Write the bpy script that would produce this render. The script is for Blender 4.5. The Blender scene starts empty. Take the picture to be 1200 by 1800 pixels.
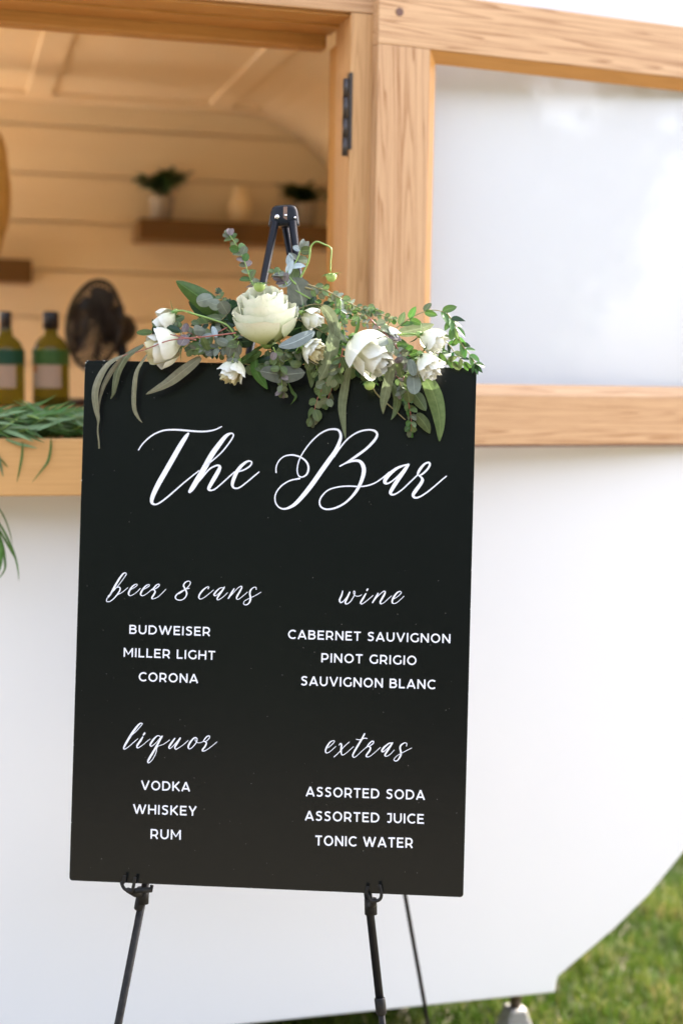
import bpy, bmesh, math, random
from mathutils import Vector, Matrix, noise
random.seed(7)
rad = math.radians
scene = bpy.context.scene
COL = scene.collection
# ------------------------------------------------------------------ camera
EYE = Vector((0, 0, 1.5))
PITCH, ROLL = rad(5.57), rad(0.943)
FPX, CX, CY = 2500.0, 600.0, 900.0
F_ = Vector((0, math.cos(PITCH), -math.sin(PITCH)))
_rt = Vector((1, 0, 0)); _up = _rt.cross(F_)
R_ = _rt * math.cos(ROLL) + _up * math.sin(ROLL)
U_ = -_rt * math.sin(ROLL) + _up * math.cos(ROLL)
cam_d = bpy.data.cameras.new('camera'); cam = bpy.data.objects.new('camera', cam_d); COL.objects.link(cam)
cam.matrix_world = Matrix((( R_.x, U_.x, -F_.x, EYE.x), (R_.y, U_.y, -F_.y, EYE.y), (R_.z, U_.z, -F_.z, EYE.z), (0, 0, 0, 1)))
cam_d.sensor_fit = 'VERTICAL'; cam_d.sensor_height = 36; cam_d.sensor_width = 24; cam_d.lens = 50
cam_d.clip_start = 0.05; cam_d.clip_end = 600
cam_d.dof.use_dof = True; cam_d.dof.focus_distance = 2.14; cam_d.dof.aperture_fstop = 1.9
scene.camera = cam
# ------------------------------------------------------------------ world, sun, exposure
SUN_EL, SUN_AZ = rad(34), rad(42)           # azimuth clockwise from +Y (ahead), so the sun stands behind the camper, to the right
world = bpy.data.worlds.new('World'); scene.world = world; world.use_nodes = True
nt = world.node_tree; nt.nodes.clear()
wo = nt.nodes.new('ShaderNodeOutputWorld'); bg = nt.nodes.new('ShaderNodeBackground')
sky = nt.nodes.new('ShaderNodeTexSky'); sky.sky_type = 'NISHITA'; sky.sun_disc = False
sky.sun_elevation = SUN_EL; sky.sun_rotation = SUN_AZ; sky.dust_density = 3.0; sky.air_density = 1.0
hs = nt.nodes.new('ShaderNodeHueSaturation'); hs.inputs['Saturation'].default_value = 0.56
tn = nt.nodes.new('ShaderNodeMix'); tn.data_type = 'RGBA'; tn.blend_type = 'MULTIPLY'; tn.inputs[0].default_value = 1; tn.inputs[7].default_value = (1.02, .985, .995, 1)
nt.links.new(sky.outputs[0], hs.inputs['Color']); nt.links.new(hs.outputs[0], tn.inputs[6]); nt.links.new(tn.outputs[2], bg.inputs[0]); nt.links.new(bg.outputs[0], wo.inputs[0])
bg.inputs[1].default_value = 0.15
sd = bpy.data.lights.new('sun', 'SUN'); sd.energy = 4.0; sd.angle = rad(0.6); sd.color = (1, 0.95, 0.86)
sun = bpy.data.objects.new('sun', sd); COL.objects.link(sun)
sdir = Vector((math.sin(SUN_AZ) * math.cos(SUN_EL), math.cos(SUN_AZ) * math.cos(SUN_EL), math.sin(SUN_EL)))
sun.rotation_euler = sdir.to_track_quat('Z', 'Y').to_euler(); sun.location = sdir * 30
scene.view_settings.view_transform = 'Standard'; scene.view_settings.look = 'None'
scene.view_settings.exposure = 2.82; scene.view_settings.gamma = 1
scene.view_settings.use_curve_mapping = False
scene.render.engine = 'CYCLES'

# ------------------------------------------------------------------ helpers
def ray(px, py):
    return (F_ + R_ * ((px - CX) / FPX) - U_ * ((py - CY) / FPX))
def hit(px, py, p0, n):
    d = ray(px, py); return EYE + d * ((p0 - EYE).dot(n) / d.dot(n))

def mesh_obj(name, verts, faces, mat, parent=None, smooth=False, mw=None, uvs=None):
    me = bpy.data.meshes.new(name); me.from_pydata([tuple(v) for v in verts], [], faces)
    if smooth: me.polygons.foreach_set('use_smooth', [True] * len(me.polygons))
    if mat: me.materials.append(mat)
    me.update()
    return link(name, me, parent, mw)
def link(name, me, parent=None, mw=None):
    o = bpy.data.objects.new(name, me); COL.objects.link(o)
    if parent: o.parent = parent
    if mw is not None: o.matrix_local = mw
    return o
def empty(name, loc=(0, 0, 0), rz=0, mw=None):
    o = bpy.data.objects.new(name, None); COL.objects.link(o); o.empty_display_size = .1
    o.location = loc; o.rotation_euler = (0, 0, rz)
    if mw is not None: o.matrix_world = mw
    return o
def tag(o, label=None, cat=None, group=None, kind=None):
    if label: o['label'] = label
    if cat: o['category'] = cat
    if group: o['group'] = group
    if kind: o['kind'] = kind
    return o
def bev(o, w=.002, seg=2):
    m = o.modifiers.new('b', 'BEVEL'); m.width = w; m.segments = seg; m.limit_method = 'ANGLE'; m.angle_limit = rad(40)
    return o
def box(name, x0, x1, y0, y1, z0, z1, mat, parent=None, b=.0015, mw=None):
    c = Vector(((x0 + x1) / 2, (y0 + y1) / 2, (z0 + z1) / 2)); hx, hy, hz = abs(x1 - x0) / 2, abs(y1 - y0) / 2, abs(z1 - z0) / 2
    v = [(sx * hx, sy * hy, sz * hz) for sx in (-1, 1) for sy in (-1, 1) for sz in (-1, 1)]
    f = [(0, 1, 3, 2), (4, 6, 7, 5), (0, 4, 5, 1), (2, 3, 7, 6), (0, 2, 6, 4), (1, 5, 7, 3)]
    M = Matrix.Translation(c)
    o = mesh_obj(name, v, f, mat, parent, mw=(mw @ M if mw is not None else M))
    if b: bev(o, b)
    return o
def tube_geo(pts, rads, seg=10, cap=True):
    pts = [Vector(p) for p in pts]; V = []; Fc = []
    n = len(pts)
    if not hasattr(rads, '__len__'): rads = [rads] * n
    up = Vector((0.13, 0.2, 1)).normalized()
    t0 = (pts[1] - pts[0]).normalized()
    if abs(t0.dot(up)) > .9: up = Vector((1, 0.1, 0))
    side = t0.cross(up).normalized()
    for i, p in enumerate(pts):
        t = (pts[min(i + 1, n - 1)] - pts[max(i - 1, 0)]).normalized()
        side = (side - t * side.dot(t)).normalized(); w = t.cross(side)
        for k in range(seg):
            a = 2 * math.pi * k / seg
            V.append(p + (side * math.cos(a) + w * math.sin(a)) * rads[i])
    for i in range(n - 1):
        for k in range(seg):
            a = i * seg + k; b = i * seg + (k + 1) % seg
            Fc.append((a, b, b + seg, a + seg))
    if cap:
        Fc.append(tuple(range(seg))[::-1]); Fc.append(tuple((n - 1) * seg + k for k in range(seg)))
    return V, Fc
def tube(name, pts, rads, mat, parent=None, seg=10):
    V, Fc = tube_geo(pts, rads, seg); return mesh_obj(name, V, Fc, mat, parent, smooth=True)
def lathe_geo(prof, seg=32):
    V = []; Fc = []
    for r, z in prof:
        for k in range(seg):
            a = 2 * math.pi * k / seg; V.append((r * math.cos(a), r * math.sin(a), z))
    for i in range(len(prof) - 1):
        for k in range(seg):
            a = i * seg + k; b = i * seg + (k + 1) % seg; Fc.append((a, b, b + seg, a + seg))
    return V, Fc
def lathe(name, prof, mat, parent=None, seg=32, mw=None):
    V, Fc = lathe_geo(prof, seg); return mesh_obj(name, V, Fc, mat, parent, smooth=True, mw=mw)
def catmull(P, n=8):
    out = []
    for i in range(len(P) - 1):
        p0 = P[max(i - 1, 0)]; p1 = P[i]; p2 = P[i + 1]; p3 = P[min(i + 2, len(P) - 1)]
        for k in range(n):
            t = k / n
            out.append(tuple(.5 * ((2 * b) + (-a + c) * t + (2 * a - 5 * b + 4 * c - d) * t * t + (-a + 3 * b - 3 * c + d) * t ** 3) for a, b, c, d in zip(p0, p1, p2, p3)))
    out.append(tuple(P[-1])); return out

# ------------------------------------------------------------------ materials
def mat(name, col, rough=.5, spec=.5, metal=0, coat=0, trans=0):
    m = bpy.data.materials.new(name); m.use_nodes = True
    b = m.node_tree.nodes['Principled BSDF']
    b.inputs['Base Color'].default_value = (*col, 1); b.inputs['Roughness'].default_value = rough
    b.inputs['Specular IOR Level'].default_value = spec; b.inputs['Metallic'].default_value = metal
    b.inputs['Coat Weight'].default_value = coat; b.inputs['Transmission Weight'].default_value = trans
    return m
def nodes(m): return m.node_tree.nodes, m.node_tree.links, m.node_tree.nodes['Principled BSDF']
def coords(m, scale=(1, 1, 1), kind='Object', rot=(0, 0, 0), loc=(0, 0, 0)):
    N, L, B = nodes(m)
    tc = N.new('ShaderNodeTexCoord'); mp = N.new('ShaderNodeMapping')
    mp.inputs['Scale'].default_value = scale; mp.inputs['Rotation'].default_value = rot; mp.inputs['Location'].default_value = loc
    L.new(tc.outputs[kind], mp.inputs[0]); return mp.outputs[0]
def tex(m, vec, scale, detail=3, rough=.5, dist=0):
    N, L, B = nodes(m); t = N.new('ShaderNodeTexNoise'); t.inputs['Scale'].default_value = scale
    t.inputs['Detail'].default_value = detail; t.inputs['Roughness'].default_value = rough; t.inputs['Distortion'].default_value = dist
    L.new(vec, t.inputs['Vector']); return t.outputs['Fac']
def ramp(m, fac, stops):
    N, L, B = nodes(m); r = N.new('ShaderNodeValToRGB'); e = r.color_ramp.elements
    while len(e) < len(stops): e.new(.5)
    for el, (p, c) in zip(e, stops): el.position = p; el.color = (*c, 1) if len(c) == 3 else c
    L.new(fac, r.inputs[0]); return r.outputs[0]
def mixc(m, fac, a, b, mode='MIX'):
    N, L, B = nodes(m); x = N.new('ShaderNodeMix'); x.data_type = 'RGBA'; x.blend_type = mode
    for sock, v in ((x.inputs[0], fac), (x.inputs[6], a), (x.inputs[7], b)):
        if isinstance(v, (int, float)): sock.default_value = v
        elif isinstance(v, tuple): sock.default_value = (*v, 1)
        else: L.new(v, sock)
    return x.outputs[2]
def bump(m, h, strength=.3, dist=.001):
    N, L, B = nodes(m); b = N.new('ShaderNodeBump'); b.inputs['Strength'].default_value = strength; b.inputs['Distance'].default_value = dist
    L.new(h, b.inputs['Height']); L.new(b.outputs[0], B.inputs['Normal'])
def setc(m, c): N, L, B = nodes(m); L.new(c, B.inputs['Base Color'])

def oak(name, axis, seed=0, light=(.71, .445, .24), dark=(.34, .15, .05), rough=.42, bold=1.0):
    m = mat(name, light, rough, .4)
    N, L, B = nodes(m)
    tc = N.new('ShaderNodeTexCoord'); oi = N.new('ShaderNodeObjectInfo')
    mul = N.new('ShaderNodeVectorMath'); mul.operation = 'MULTIPLY_ADD'
    L.new(oi.outputs['Random'], mul.inputs[0]); mul.inputs[1].default_value = (7.3, 5.1, 9.7); L.new(tc.outputs['Object'], mul.inputs[2])
    def mp(s):
        p = N.new('ShaderNodeMapping'); p.inputs['Scale'].default_value = s; p.inputs['Location'].default_value = (seed * 3.1, seed * 1.7, seed * 2.3)
        L.new(mul.outputs[0], p.inputs[0]); return p.outputs[0]
    s = [34, 34, 34]; s[axis] = .9
    s2 = [1, 1, 1]; s2[axis] = .018
    # cathedral figure: contour bands of a stretched noise field
    n1 = N.new('ShaderNodeTexNoise'); n1.inputs['Scale'].default_value = 1.0; n1.inputs['Detail'].default_value = 1.6; n1.inputs['Roughness'].default_value = .35
    L.new(mp(tuple(s)), n1.inputs['Vector'])
    mm = N.new('ShaderNodeMath'); mm.operation = 'MULTIPLY'; mm.inputs[1].default_value = 15
    L.new(n1.outputs['Fac'], mm.inputs[0]); fr = N.new('ShaderNodeMath'); fr.operation = 'FRACT'; L.new(mm.outputs[0], fr.inputs[0])
    band = ramp(m, fr.outputs[0], [(0, (0, 0, 0)), (.55, (.12, .12, .12)), (.84, (.85, .85, .85)), (.93, (1, 1, 1)), (1.0, (0, 0, 0))])
    pores = tex(m, mp(tuple(c * 900 for c in s2)), 1.0, 4, .6)
    broad = tex(m, mp(tuple([3 if i != axis else .6 for i in range(3)])), 1.0, 2)
    pr = ramp(m, pores, [(.38, (0, 0, 0)), (.62, (1, 1, 1))])
    bm = N.new('ShaderNodeMath'); bm.operation = 'MULTIPLY'; bm.inputs[1].default_value = .8 * bold; L.new(band, bm.inputs[0])
    bn = N.new('ShaderNodeMath'); bn.operation = 'MULTIPLY'; L.new(bm.outputs[0], bn.inputs[0])
    pv = N.new('ShaderNodeMapRange'); pv.inputs['To Min'].default_value = .45; pv.inputs['To Max'].default_value = 1.0; L.new(pr, pv.inputs[0]); L.new(pv.outputs[0], bn.inputs[1])
    c = mixc(m, bn.outputs[0], light, dark)
    d2 = N.new('ShaderNodeMapRange'); d2.inputs['From Min'].default_value = .3; d2.inputs['From Max'].default_value = .7; d2.inputs['To Min'].default_value = 0.0; d2.inputs['To Max'].default_value = .3; L.new(pores, d2.inputs[0])
    c = mixc(m, d2.outputs[0], c, tuple(x * .8 for x in dark))
    b2 = N.new('ShaderNodeMapRange'); b2.inputs['From Min'].default_value = .35; b2.inputs['From Max'].default_value = .65; b2.inputs['To Min'].default_value = .0; b2.inputs['To Max'].default_value = .25; L.new(broad, b2.inputs[0])
    c = mixc(m, b2.outputs[0], c, dark)
    setc(m, c); bump(m, pores, .25, .0006)
    return m
OAK_X = oak('oak_along', 0, 1, bold=1.3); OAK_Z = oak('oak_upright', 2, 2, bold=1.3); OAK_Y = oak('oak_crosswise', 1, 3)
SHADED_X = oak('shaded_oak_along', 0, 4, (.60, .30, .085), (.34, .14, .028), .35, .5)  # same oak with its orange shade tone put into the colour
SHADED_Z = oak('shaded_oak_upright', 2, 5, (.60, .29, .07), (.38, .16, .03), .35, .6)  # upright version, shade tone likewise in the colour
OAK_U = oak('shaded_casing_oak', 2, 9, (.68, .39, .17), (.38, .17, .05), .4, .8)  # casing oak, darkened in colour for the shade it stands in
SILL = oak('sill_oak', 0, 6, (.74, .42, .17), (.58, .29, .09), .4, .45)
OAKF = oak('pale_floor_oak', 0, 8, (.72, .50, .30), (.55, .34, .17), .5, .4)
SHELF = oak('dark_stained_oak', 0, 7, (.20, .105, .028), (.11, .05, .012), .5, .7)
PEGW = mat('dark_plug', (.16, .075, .05), .5)

WHITE = mat('gloss_white_shell', (.82, .82, .825), .22, .5)
v = coords(WHITE, (1, 1, 1)); h = tex(WHITE, v, 3.0, 2, .4); bump(WHITE, h, .12, .01)

N, L, B = nodes(WHITE)
B.inputs['Roughness'].default_value = .28
UNDER = mat('dark_underfloor', (.03, .03, .03), .8)
WARM_PAINT = mat('warm_lit_shiplap', (.80, .55, .31), .45)  # warm interior light is mixed into this wall colour
setc(WARM_PAINT, ramp(WARM_PAINT, tex(WARM_PAINT, coords(WARM_PAINT, (.6, 8, 8)), 3, 4), [(.3, (.86, .70, .46)), (.7, (.89, .74, .50))]))
CEIL = mat('warm_lit_ceiling', (.87, .69, .45), .5)  # ceiling colour carries the same warm light
def thin_glass(name, tint, body=0.0, bodycol=(0, 0, 0), rough=.01):
    m = mat(name, tint, rough); N, L, B = nodes(m); N.remove(B)
    o = [q for q in N if q.type == 'OUTPUT_MATERIAL'][0]
    t = N.new('ShaderNodeBsdfTransparent'); t.inputs[0].default_value = (*tint, 1)
    df = N.new('ShaderNodeBsdfDiffuse'); df.inputs[0].default_value = (*bodycol, 1); m1 = N.new('ShaderNodeMixShader'); m1.inputs[0].default_value = body
    L.new(t.outputs[0], m1.inputs[1]); L.new(df.outputs[0], m1.inputs[2])
    g = N.new('ShaderNodeBsdfGlossy'); g.inputs['Roughness'].default_value = rough; lw = N.new('ShaderNodeLayerWeight'); lw.inputs[0].default_value = .5; pw = N.new('ShaderNodeMath'); pw.operation = 'POWER'; pw.inputs[1].default_value = 5; L.new(lw.outputs['Facing'], pw.inputs[0])
    fr = N.new('ShaderNodeMath'); fr.operation = 'MULTIPLY_ADD'; fr.inputs[1].default_value = .96; fr.inputs[2].default_value = .028; L.new(pw.outputs[0], fr.inputs[0])
    m2 = N.new('ShaderNodeMixShader'); L.new(fr.outputs[0], m2.inputs[0]); L.new(m1.outputs[0], m2.inputs[1]); L.new(g.outputs[0], m2.inputs[2]); L.new(m2.outputs[0], o.inputs[0]); return m
GLASS = thin_glass('window_glass', (.992, .995, .997))
BLACKM = mat('black_satin_metal', (.012, .014, .018), .3, .2)
setc(BLACKM, ramp(BLACKM, tex(BLACKM, coords(BLACKM), 60, 3), [(.3, (.004, .005, .008)), (.75, (.010, .011, .014))]))
BLACKP = mat('black_worn_plastic', (.03, .03, .03), .5, .2)
setc(BLACKP, ramp(BLACKP, tex(BLACKP, coords(BLACKP), 90, 4), [(.3, (.007, .007, .007)), (.75, (.026, .023, .02))]))
STEEL = mat('steel_rivet', (.7, .7, .7), .25, metal=1)
BRONZE = mat('dark_bronze_hinge', (.07, .06, .055), .4, metal=.7)

BOARD = mat('black_painted_board', (.012, .014, .014), .21, .30)
v = coords(BOARD, (60, 60, 900)); lin = tex(BOARD, v, 1, 3, .7); lin2 = tex(BOARD, coords(BOARD, (900, 60, 60)), 1, 2, .7)
N, L, B = nodes(BOARD)
base = mixc(BOARD, lin, (.003, .004, .0045), (.007, .008, .008))
vor = N.new('ShaderNodeTexVoronoi'); vor.inputs['Scale'].default_value = 95; L.new(coords(BOARD), vor.inputs['Vector'])
sp = ramp(BOARD, vor.outputs['Distance'], [(0.0, (1, 1, 1)), (.075, (0, 0, 0))])
gate = ramp(BOARD, tex(BOARD, coords(BOARD), 40, 3), [(.54, (0, 0, 0)), (.60, (1, 1, 1))])
sg = N.new('ShaderNodeMath'); sg.operation = 'MULTIPLY'; L.new(sp, sg.inputs[0]); L.new(gate, sg.inputs[1])
setc(BOARD, mixc(BOARD, sg.outputs[0], base, (.34, .31, .28)))
bump(BOARD, lin, .25, .0004)
VINYL = mat('white_vinyl_letters', (.86, .86, .92), .4)
CHIP = mat('chipped_white_core', (.75, .73, .70), .8)

def leafmat(name, c1, c2, vein=None, rough=.45, tr=.25, blot=None):
    m = mat(name, c1, rough, .4)
    N, L, B = nodes(m)
    oi = N.new('ShaderNodeObjectInfo')
    n1 = tex(m, coords(m, (1, 1, 1)), 120, 4)
    f = ramp(m, n1, [(.3, (0, 0, 0)), (.7, (1, 1, 1))])
    c = mixc(m, f, c1, c2)
    hv = N.new('ShaderNodeHueSaturation')
    mr = N.new('ShaderNodeMapRange'); mr.inputs['To Min'].default_value = .62; mr.inputs['To Max'].default_value = 1.3
    L.new(oi.outputs['Random'], mr.inputs[0]); L.new(mr.outputs[0], hv.inputs['Value']); L.new(c, hv.inputs['Color'])
    mr2 = N.new('ShaderNodeMapRange'); mr2.inputs['To Min'].default_value = .485; mr2.inputs['To Max'].default_value = .515
    L.new(oi.outputs['Random'], mr2.inputs[0]); L.new(mr2.outputs[0], hv.inputs['Hue'])
    out = hv.outputs[0]
    # midrib from the across-leaf UV
    uv = N.new('ShaderNodeUVMap'); sx = N.new('ShaderNodeSeparateXYZ'); L.new(uv.outputs[0], sx.inputs[0])
    a = N.new('ShaderNodeMath'); a.operation = 'SUBTRACT'; a.inputs[1].default_value = .5; L.new(sx.outputs[0], a.inputs[0])
    ab = N.new('ShaderNodeMath'); ab.operation = 'ABSOLUTE'; L.new(a.outputs[0], ab.inputs[0])
    rb = ramp(m, ab.outputs[0], [(0.0, (1, 1, 1)), (.045, (0, 0, 0))])
    # side veins
    y9 = N.new('ShaderNodeMath'); y9.operation = 'MULTIPLY_ADD'; y9.inputs[1].default_value = -0.9; L.new(ab.outputs[0], y9.inputs[0]); L.new(sx.outputs[1], y9.inputs[2])
    w9 = N.new('ShaderNodeMath'); w9.operation = 'MULTIPLY'; w9.inputs[1].default_value = 11; L.new(y9.outputs[0], w9.inputs[0])
    fr = N.new('ShaderNodeMath'); fr.operation = 'FRACT'; L.new(w9.outputs[0], fr.inputs[0])
    sv = ramp(m, fr.outputs[0], [(0, (.35, .35, .35)), (.12, (0, 0, 0))])
    mxv = N.new('ShaderNodeMath'); mxv.operation = 'MAXIMUM'; L.new(rb, mxv.inputs[0]); L.new(sv, mxv.inputs[1])
    sc = N.new('ShaderNodeMath'); sc.operation = 'MULTIPLY'; sc.inputs[1].default_value = .55; L.new(mxv.outputs[0], sc.inputs[0])
    out = mixc(m, sc.outputs[0], out, vein or tuple(min(1, x * 1.8 + .03) for x in c2))
    if blot:
        bl = ramp(m, tex(m, coords(m), 260, 4, .7), [(.60, (0, 0, 0)), (.68, (1, 1, 1))]); out = mixc(m, bl, out, blot)
    setc(m, out); bump(m, mxv.outputs[0], .2, .0005)
    t = N.new('ShaderNodeBsdfTranslucent'); L.new(out, t.inputs[0]); ms = N.new('ShaderNodeMixShader'); ms.inputs[0].default_value = tr
    o = [n for n in N if n.type == 'OUTPUT_MATERIAL'][0]
    L.new(B.outputs[0], ms.inputs[1]); L.new(t.outputs[0], ms.inputs[2]); L.new(ms.outputs[0], o.inputs[0])
    return m
SAGE = leafmat('sage_leaf', (.125, .15, .078), (.18, .21, .118), blot=(.12, .13, .09))
SILVER = leafmat('silver_blue_leaf', (.14, .160, .122), (.20, .225, .172))
PALEBLUE = leafmat('pale_blue_leaf', (.30, .36, .36), (.38, .45, .45))
DUST = leafmat('dusty_green_leaf', (.080, .125, .038), (.135, .185, .068))
GREEN = leafmat('ruscus_green_leaf', (.05, .12, .02), (.08, .17, .035))
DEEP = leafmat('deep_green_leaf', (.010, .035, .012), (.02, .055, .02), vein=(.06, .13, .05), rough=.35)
PURPLE = leafmat('purple_tinged_leaf', (.14, .095, .105), (.24, .21, .19))
OLIVE = leafmat('olive_grey_leaf', (.18, .175, .105), (.25, .24, .155), blot=(.14, .09, .07))
GARL = leafmat('garland_green_leaf', (.05, .13, .022), (.11, .22, .05), rough=.4)
GARL2 = leafmat('garland_pale_leaf', (.13, .22, .09), (.22, .31, .16), rough=.45)
POTG = leafmat('pot_plant_leaf', (.025, .07, .02), (.04, .10, .03))
STEMG = mat('green_stem', (.22, .34, .08), .5); STEMR = mat('reddish_stem', (.30, .10, .07), .5); STEMB = mat('tan_twig', (.25, .21, .09), .6)
LIME = mat('lime_pod', (.34, .46, .12), .6); bump(LIME, tex(LIME, coords(LIME), 700, 2), .8, .001)
def petalmat(name, tip, base_c, tr=.3):
    m = mat(name, tip, .5, .3); N, L, B = nodes(m)
    uv = N.new('ShaderNodeUVMap'); sx = N.new('ShaderNodeSeparateXYZ'); L.new(uv.outputs[0], sx.inputs[0])
    f = ramp(m, sx.outputs[1], [(.15, (1, 1, 1)), (.92, (0, 0, 0))])
    c = mixc(m, f, tip, base_c)
    n = tex(m, coords(m), 220, 4); c = mixc(m, ramp(m, n, [(.55, (0, 0, 0)), (.8, (.25, .25, .25))]), c, tuple(x * .85 for x in base_c))
    setc(m, c); B.inputs['Subsurface Weight'].default_value = .0
    bump(m, tex(m, coords(m), 160, 3), .15, .0008)
    t = N.new('ShaderNodeBsdfTranslucent'); L.new(c, t.inputs[0]); ms = N.new('ShaderNodeMixShader'); ms.inputs[0].default_value = tr
    o = [q for q in N if q.type == 'OUTPUT_MATERIAL'][0]
    L.new(B.outputs[0], ms.inputs[1]); L.new(t.outputs[0], ms.inputs[2]); L.new(ms.outputs[0], o.inputs[0]); return m
PET_G = petalmat('greenish_cream_petal', (.77, .77, .62), (.46, .54, .20), .12)
PET_W = petalmat('ivory_petal', (.75, .75, .68), (.60, .60, .36), .12)
PET_Y = petalmat('aged_cream_petal', (.66, .60, .36), (.55, .44, .18), .15)

# ------------------------------------------------------------------ ground
GR = mat('lawn_soil', (.05, .075, .02), .9)
setc(GR, ramp(GR, tex(GR, coords(GR), 6, 6, .7), [(.3, (.07, .06, .038)), (.55, (.125, .102, .068)), (.75, (.21, .17, .125))]))
gs = 300
ground = mesh_obj('ground', [(-gs, -gs, 0), (gs, -gs, 0), (gs, gs, 0), (-gs, gs, 0)], [(0, 1, 2, 3)], GR); tag(ground, kind='structure')
GB = mat('grass_blade', (.08, .13, .03), .7, .08)
N, L, B = nodes(GB); at = N.new('ShaderNodeAttribute'); at.attribute_name = 'tone'
cc = ramp(GB, at.outputs['Fac'], [(0, (.022, .045, .005)), (.4, (.05, .092, .010)), (.65, (.095, .125, .018)), (.85, (.20, .17, .055)), (1, (.28, .22, .10))])
setc(GB, cc); t = N.new('ShaderNodeBsdfTranslucent'); L.new(cc, t.inputs[0]); ms = N.new('ShaderNodeMixShader'); ms.inputs[0].default_value = .25
o_ = [q for q in N if q.type == 'OUTPUT_MATERIAL'][0]; L.new(B.outputs[0], ms.inputs[1]); L.new(t.outputs[0], ms.inputs[2]); L.new(ms.outputs[0], o_.inputs[0])
def grass():
    V = []; Fc = []; T = []
    rnd = random.Random(3)
    def blade(x, y, h, tone):
        a = rnd.uniform(0, 6.283); w = rnd.uniform(.0014, .003); lean = rnd.uniform(.1, .8) * h; b = rnd.uniform(0, 6.283)
        dx, dy = math.cos(a) * w, math.sin(a) * w; lx, ly = math.cos(b) * lean, math.sin(b) * lean
        i = len(V)
        V.extend([(x - dx, y - dy, -.003), (x + dx, y + dy, -.003), (x + dx * .8 + lx * .35, y + dy * .8 + ly * .35, h * .55), (x - dx * .8 + lx * .35, y - dy * .8 + ly * .35, h * .55), (x + lx, y + ly, h * (1 - lean / h * .35))])
        Fc.extend([(i, i + 1, i + 2, i + 3), (i + 3, i + 2, i + 4)]); T.extend([tone] * 5)
    def patch(x, y, dens):
        n = noise.noise(Vector((x * 3, y * 3, 0))) + .5 * noise.noise(Vector((x * 9, y * 9, 4)))
        tone = max(0, min(1, .45 + .45 * n + rnd.gauss(0, .2)))
        blade(x, y, rnd.uniform(.03, .075) * (1 + .4 * n), tone)
    for _ in range(90000):
        y = rnd.uniform(2.7, 6.4); x = rnd.uniform(-.5, .30 * y + .5)
        patch(x, y, 1)
    for _ in range(26000):
        patch(rnd.uniform(-5, 6), rnd.uniform(-3, 9), 1)
    me = bpy.data.meshes.new('grass'); me.from_pydata(V, [], Fc); me.materials.append(GB)
    a = me.attributes.new('tone', 'FLOAT', 'POINT'); a.data.foreach_set('value', T)
    o = link('grass', me); tag(o, 'short green lawn grass with dry straw tips around the camper', 'grass', kind='stuff')
grass()

# ------------------------------------------------------------------ camper trailer (local X along the wall, Y into the trailer, Z up)
YAW = rad(15.26)
camper = empty('camper_trailer', (0, 2.8, 0), YAW)
tag(camper, 'white rounded camper bar with oak framed serving hatch behind the menu sign', 'camper')
CM = Matrix.Translation((0, 2.8, 0)) @ Matrix.Rotation(YAW, 4, 'Z'); CI = CM.inverted()
NW = CM.to_3x3() @ Vector((0, -1, 0))
def T(px, py, y0=0):
    p = CI @ hit(px, py, CM @ Vector((0, y0, 0)), NW); return p.x, p.z
CAS = -.11                                            # front plane of the casing, proud of the shell
u_j, _ = T(613, 300, CAS)                             # inner edge of the casing upright
u_c, _ = T(654.5, 300, CAS)
zh0 = T(600, 19, CAS)[1]                              # underside of head casing
z_sill_top = T(80, 770.5, CAS)[1]; z_sill_bot = T(80, 871.7, CAS)[1]
# outline of the side wall in (u, z)
bl = T(450, 1799); br = T(975, 1745)
sl = (br[1] - bl[1]) / (br[0] - bl[0])
UL = -2.6; ROOF = 2.52
right = [T(*p) for p in ((975, 1745), (977, 1728), (981, 1716), (1020, 1683), (1080, 1632), (1140, 1573), (1200, 1499))]
e0 = right[-1]
arc = catmull([right[-2], e0, (e0[0] + .12, e0[1] + .20), (e0[0] + .235, e0[1] + .50), (e0[0] + .27, e0[1] + .85), (e0[0] + .22, e0[1] + 1.25), (e0[0] + .05, e0[1] + 1.62), (e0[0] - .22, 2.46), (e0[0] - .5, ROOF), (e0[0] - .6, ROOF)], 6)[6:-7]
OUT = [(UL, br[1] + sl * (UL - br[0]))] + right + arc[1:] + [(e0[0] - .6, ROOF), (UL + .5, ROOF), (UL + .2, ROOF - .06), (UL + .03, ROOF - .3)]
u_open = -1.75
HOLE = [(u_open, z_sill_bot + .03), (u_open, zh0 + .03), (u_j + .02, zh0 + .03), (u_j + .02, z_sill_bot + .03)]
def slab(name, loops, y0, y1, m, parent, bw=.004):
    cu = bpy.data.curves.new(name, 'CURVE'); cu.dimensions = '2D'; cu.fill_mode = 'BOTH'; cu.extrude = abs(y1 - y0) / 2
    for lp in loops:
        s = cu.splines.new('POLY'); s.points.add(len(lp) - 1); s.use_cyclic_u = True
        for q, p in zip(s.points, lp): q.co = (p[0], p[1], 0, 1)
    tmp = bpy.data.objects.new('tmp', cu); COL.objects.link(tmp)
    dg = bpy.context.evaluated_depsgraph_get(); me = bpy.data.meshes.new_from_object(tmp.evaluated_get(dg)); bpy.data.objects.remove(tmp)
    me.name = name; me.materials.clear(); me.materials.append(m)
    o = link(name, me, parent, Matrix.Translation((0, (y0 + y1) / 2, 0)) @ Matrix.Rotation(math.pi / 2, 4, 'X'))
    bm = bmesh.new(); bm.from_mesh(me); bmesh.ops.remove_doubles(bm, verts=bm.verts, dist=1e-5); bm.to_mesh(me); bm.free()
    if bw: bev(o, bw, 3)
    return o
WALLM = slab('side_wall', [OUT, HOLE], 0, .035, WHITE, camper)
DEPTH = 1.55
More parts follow.
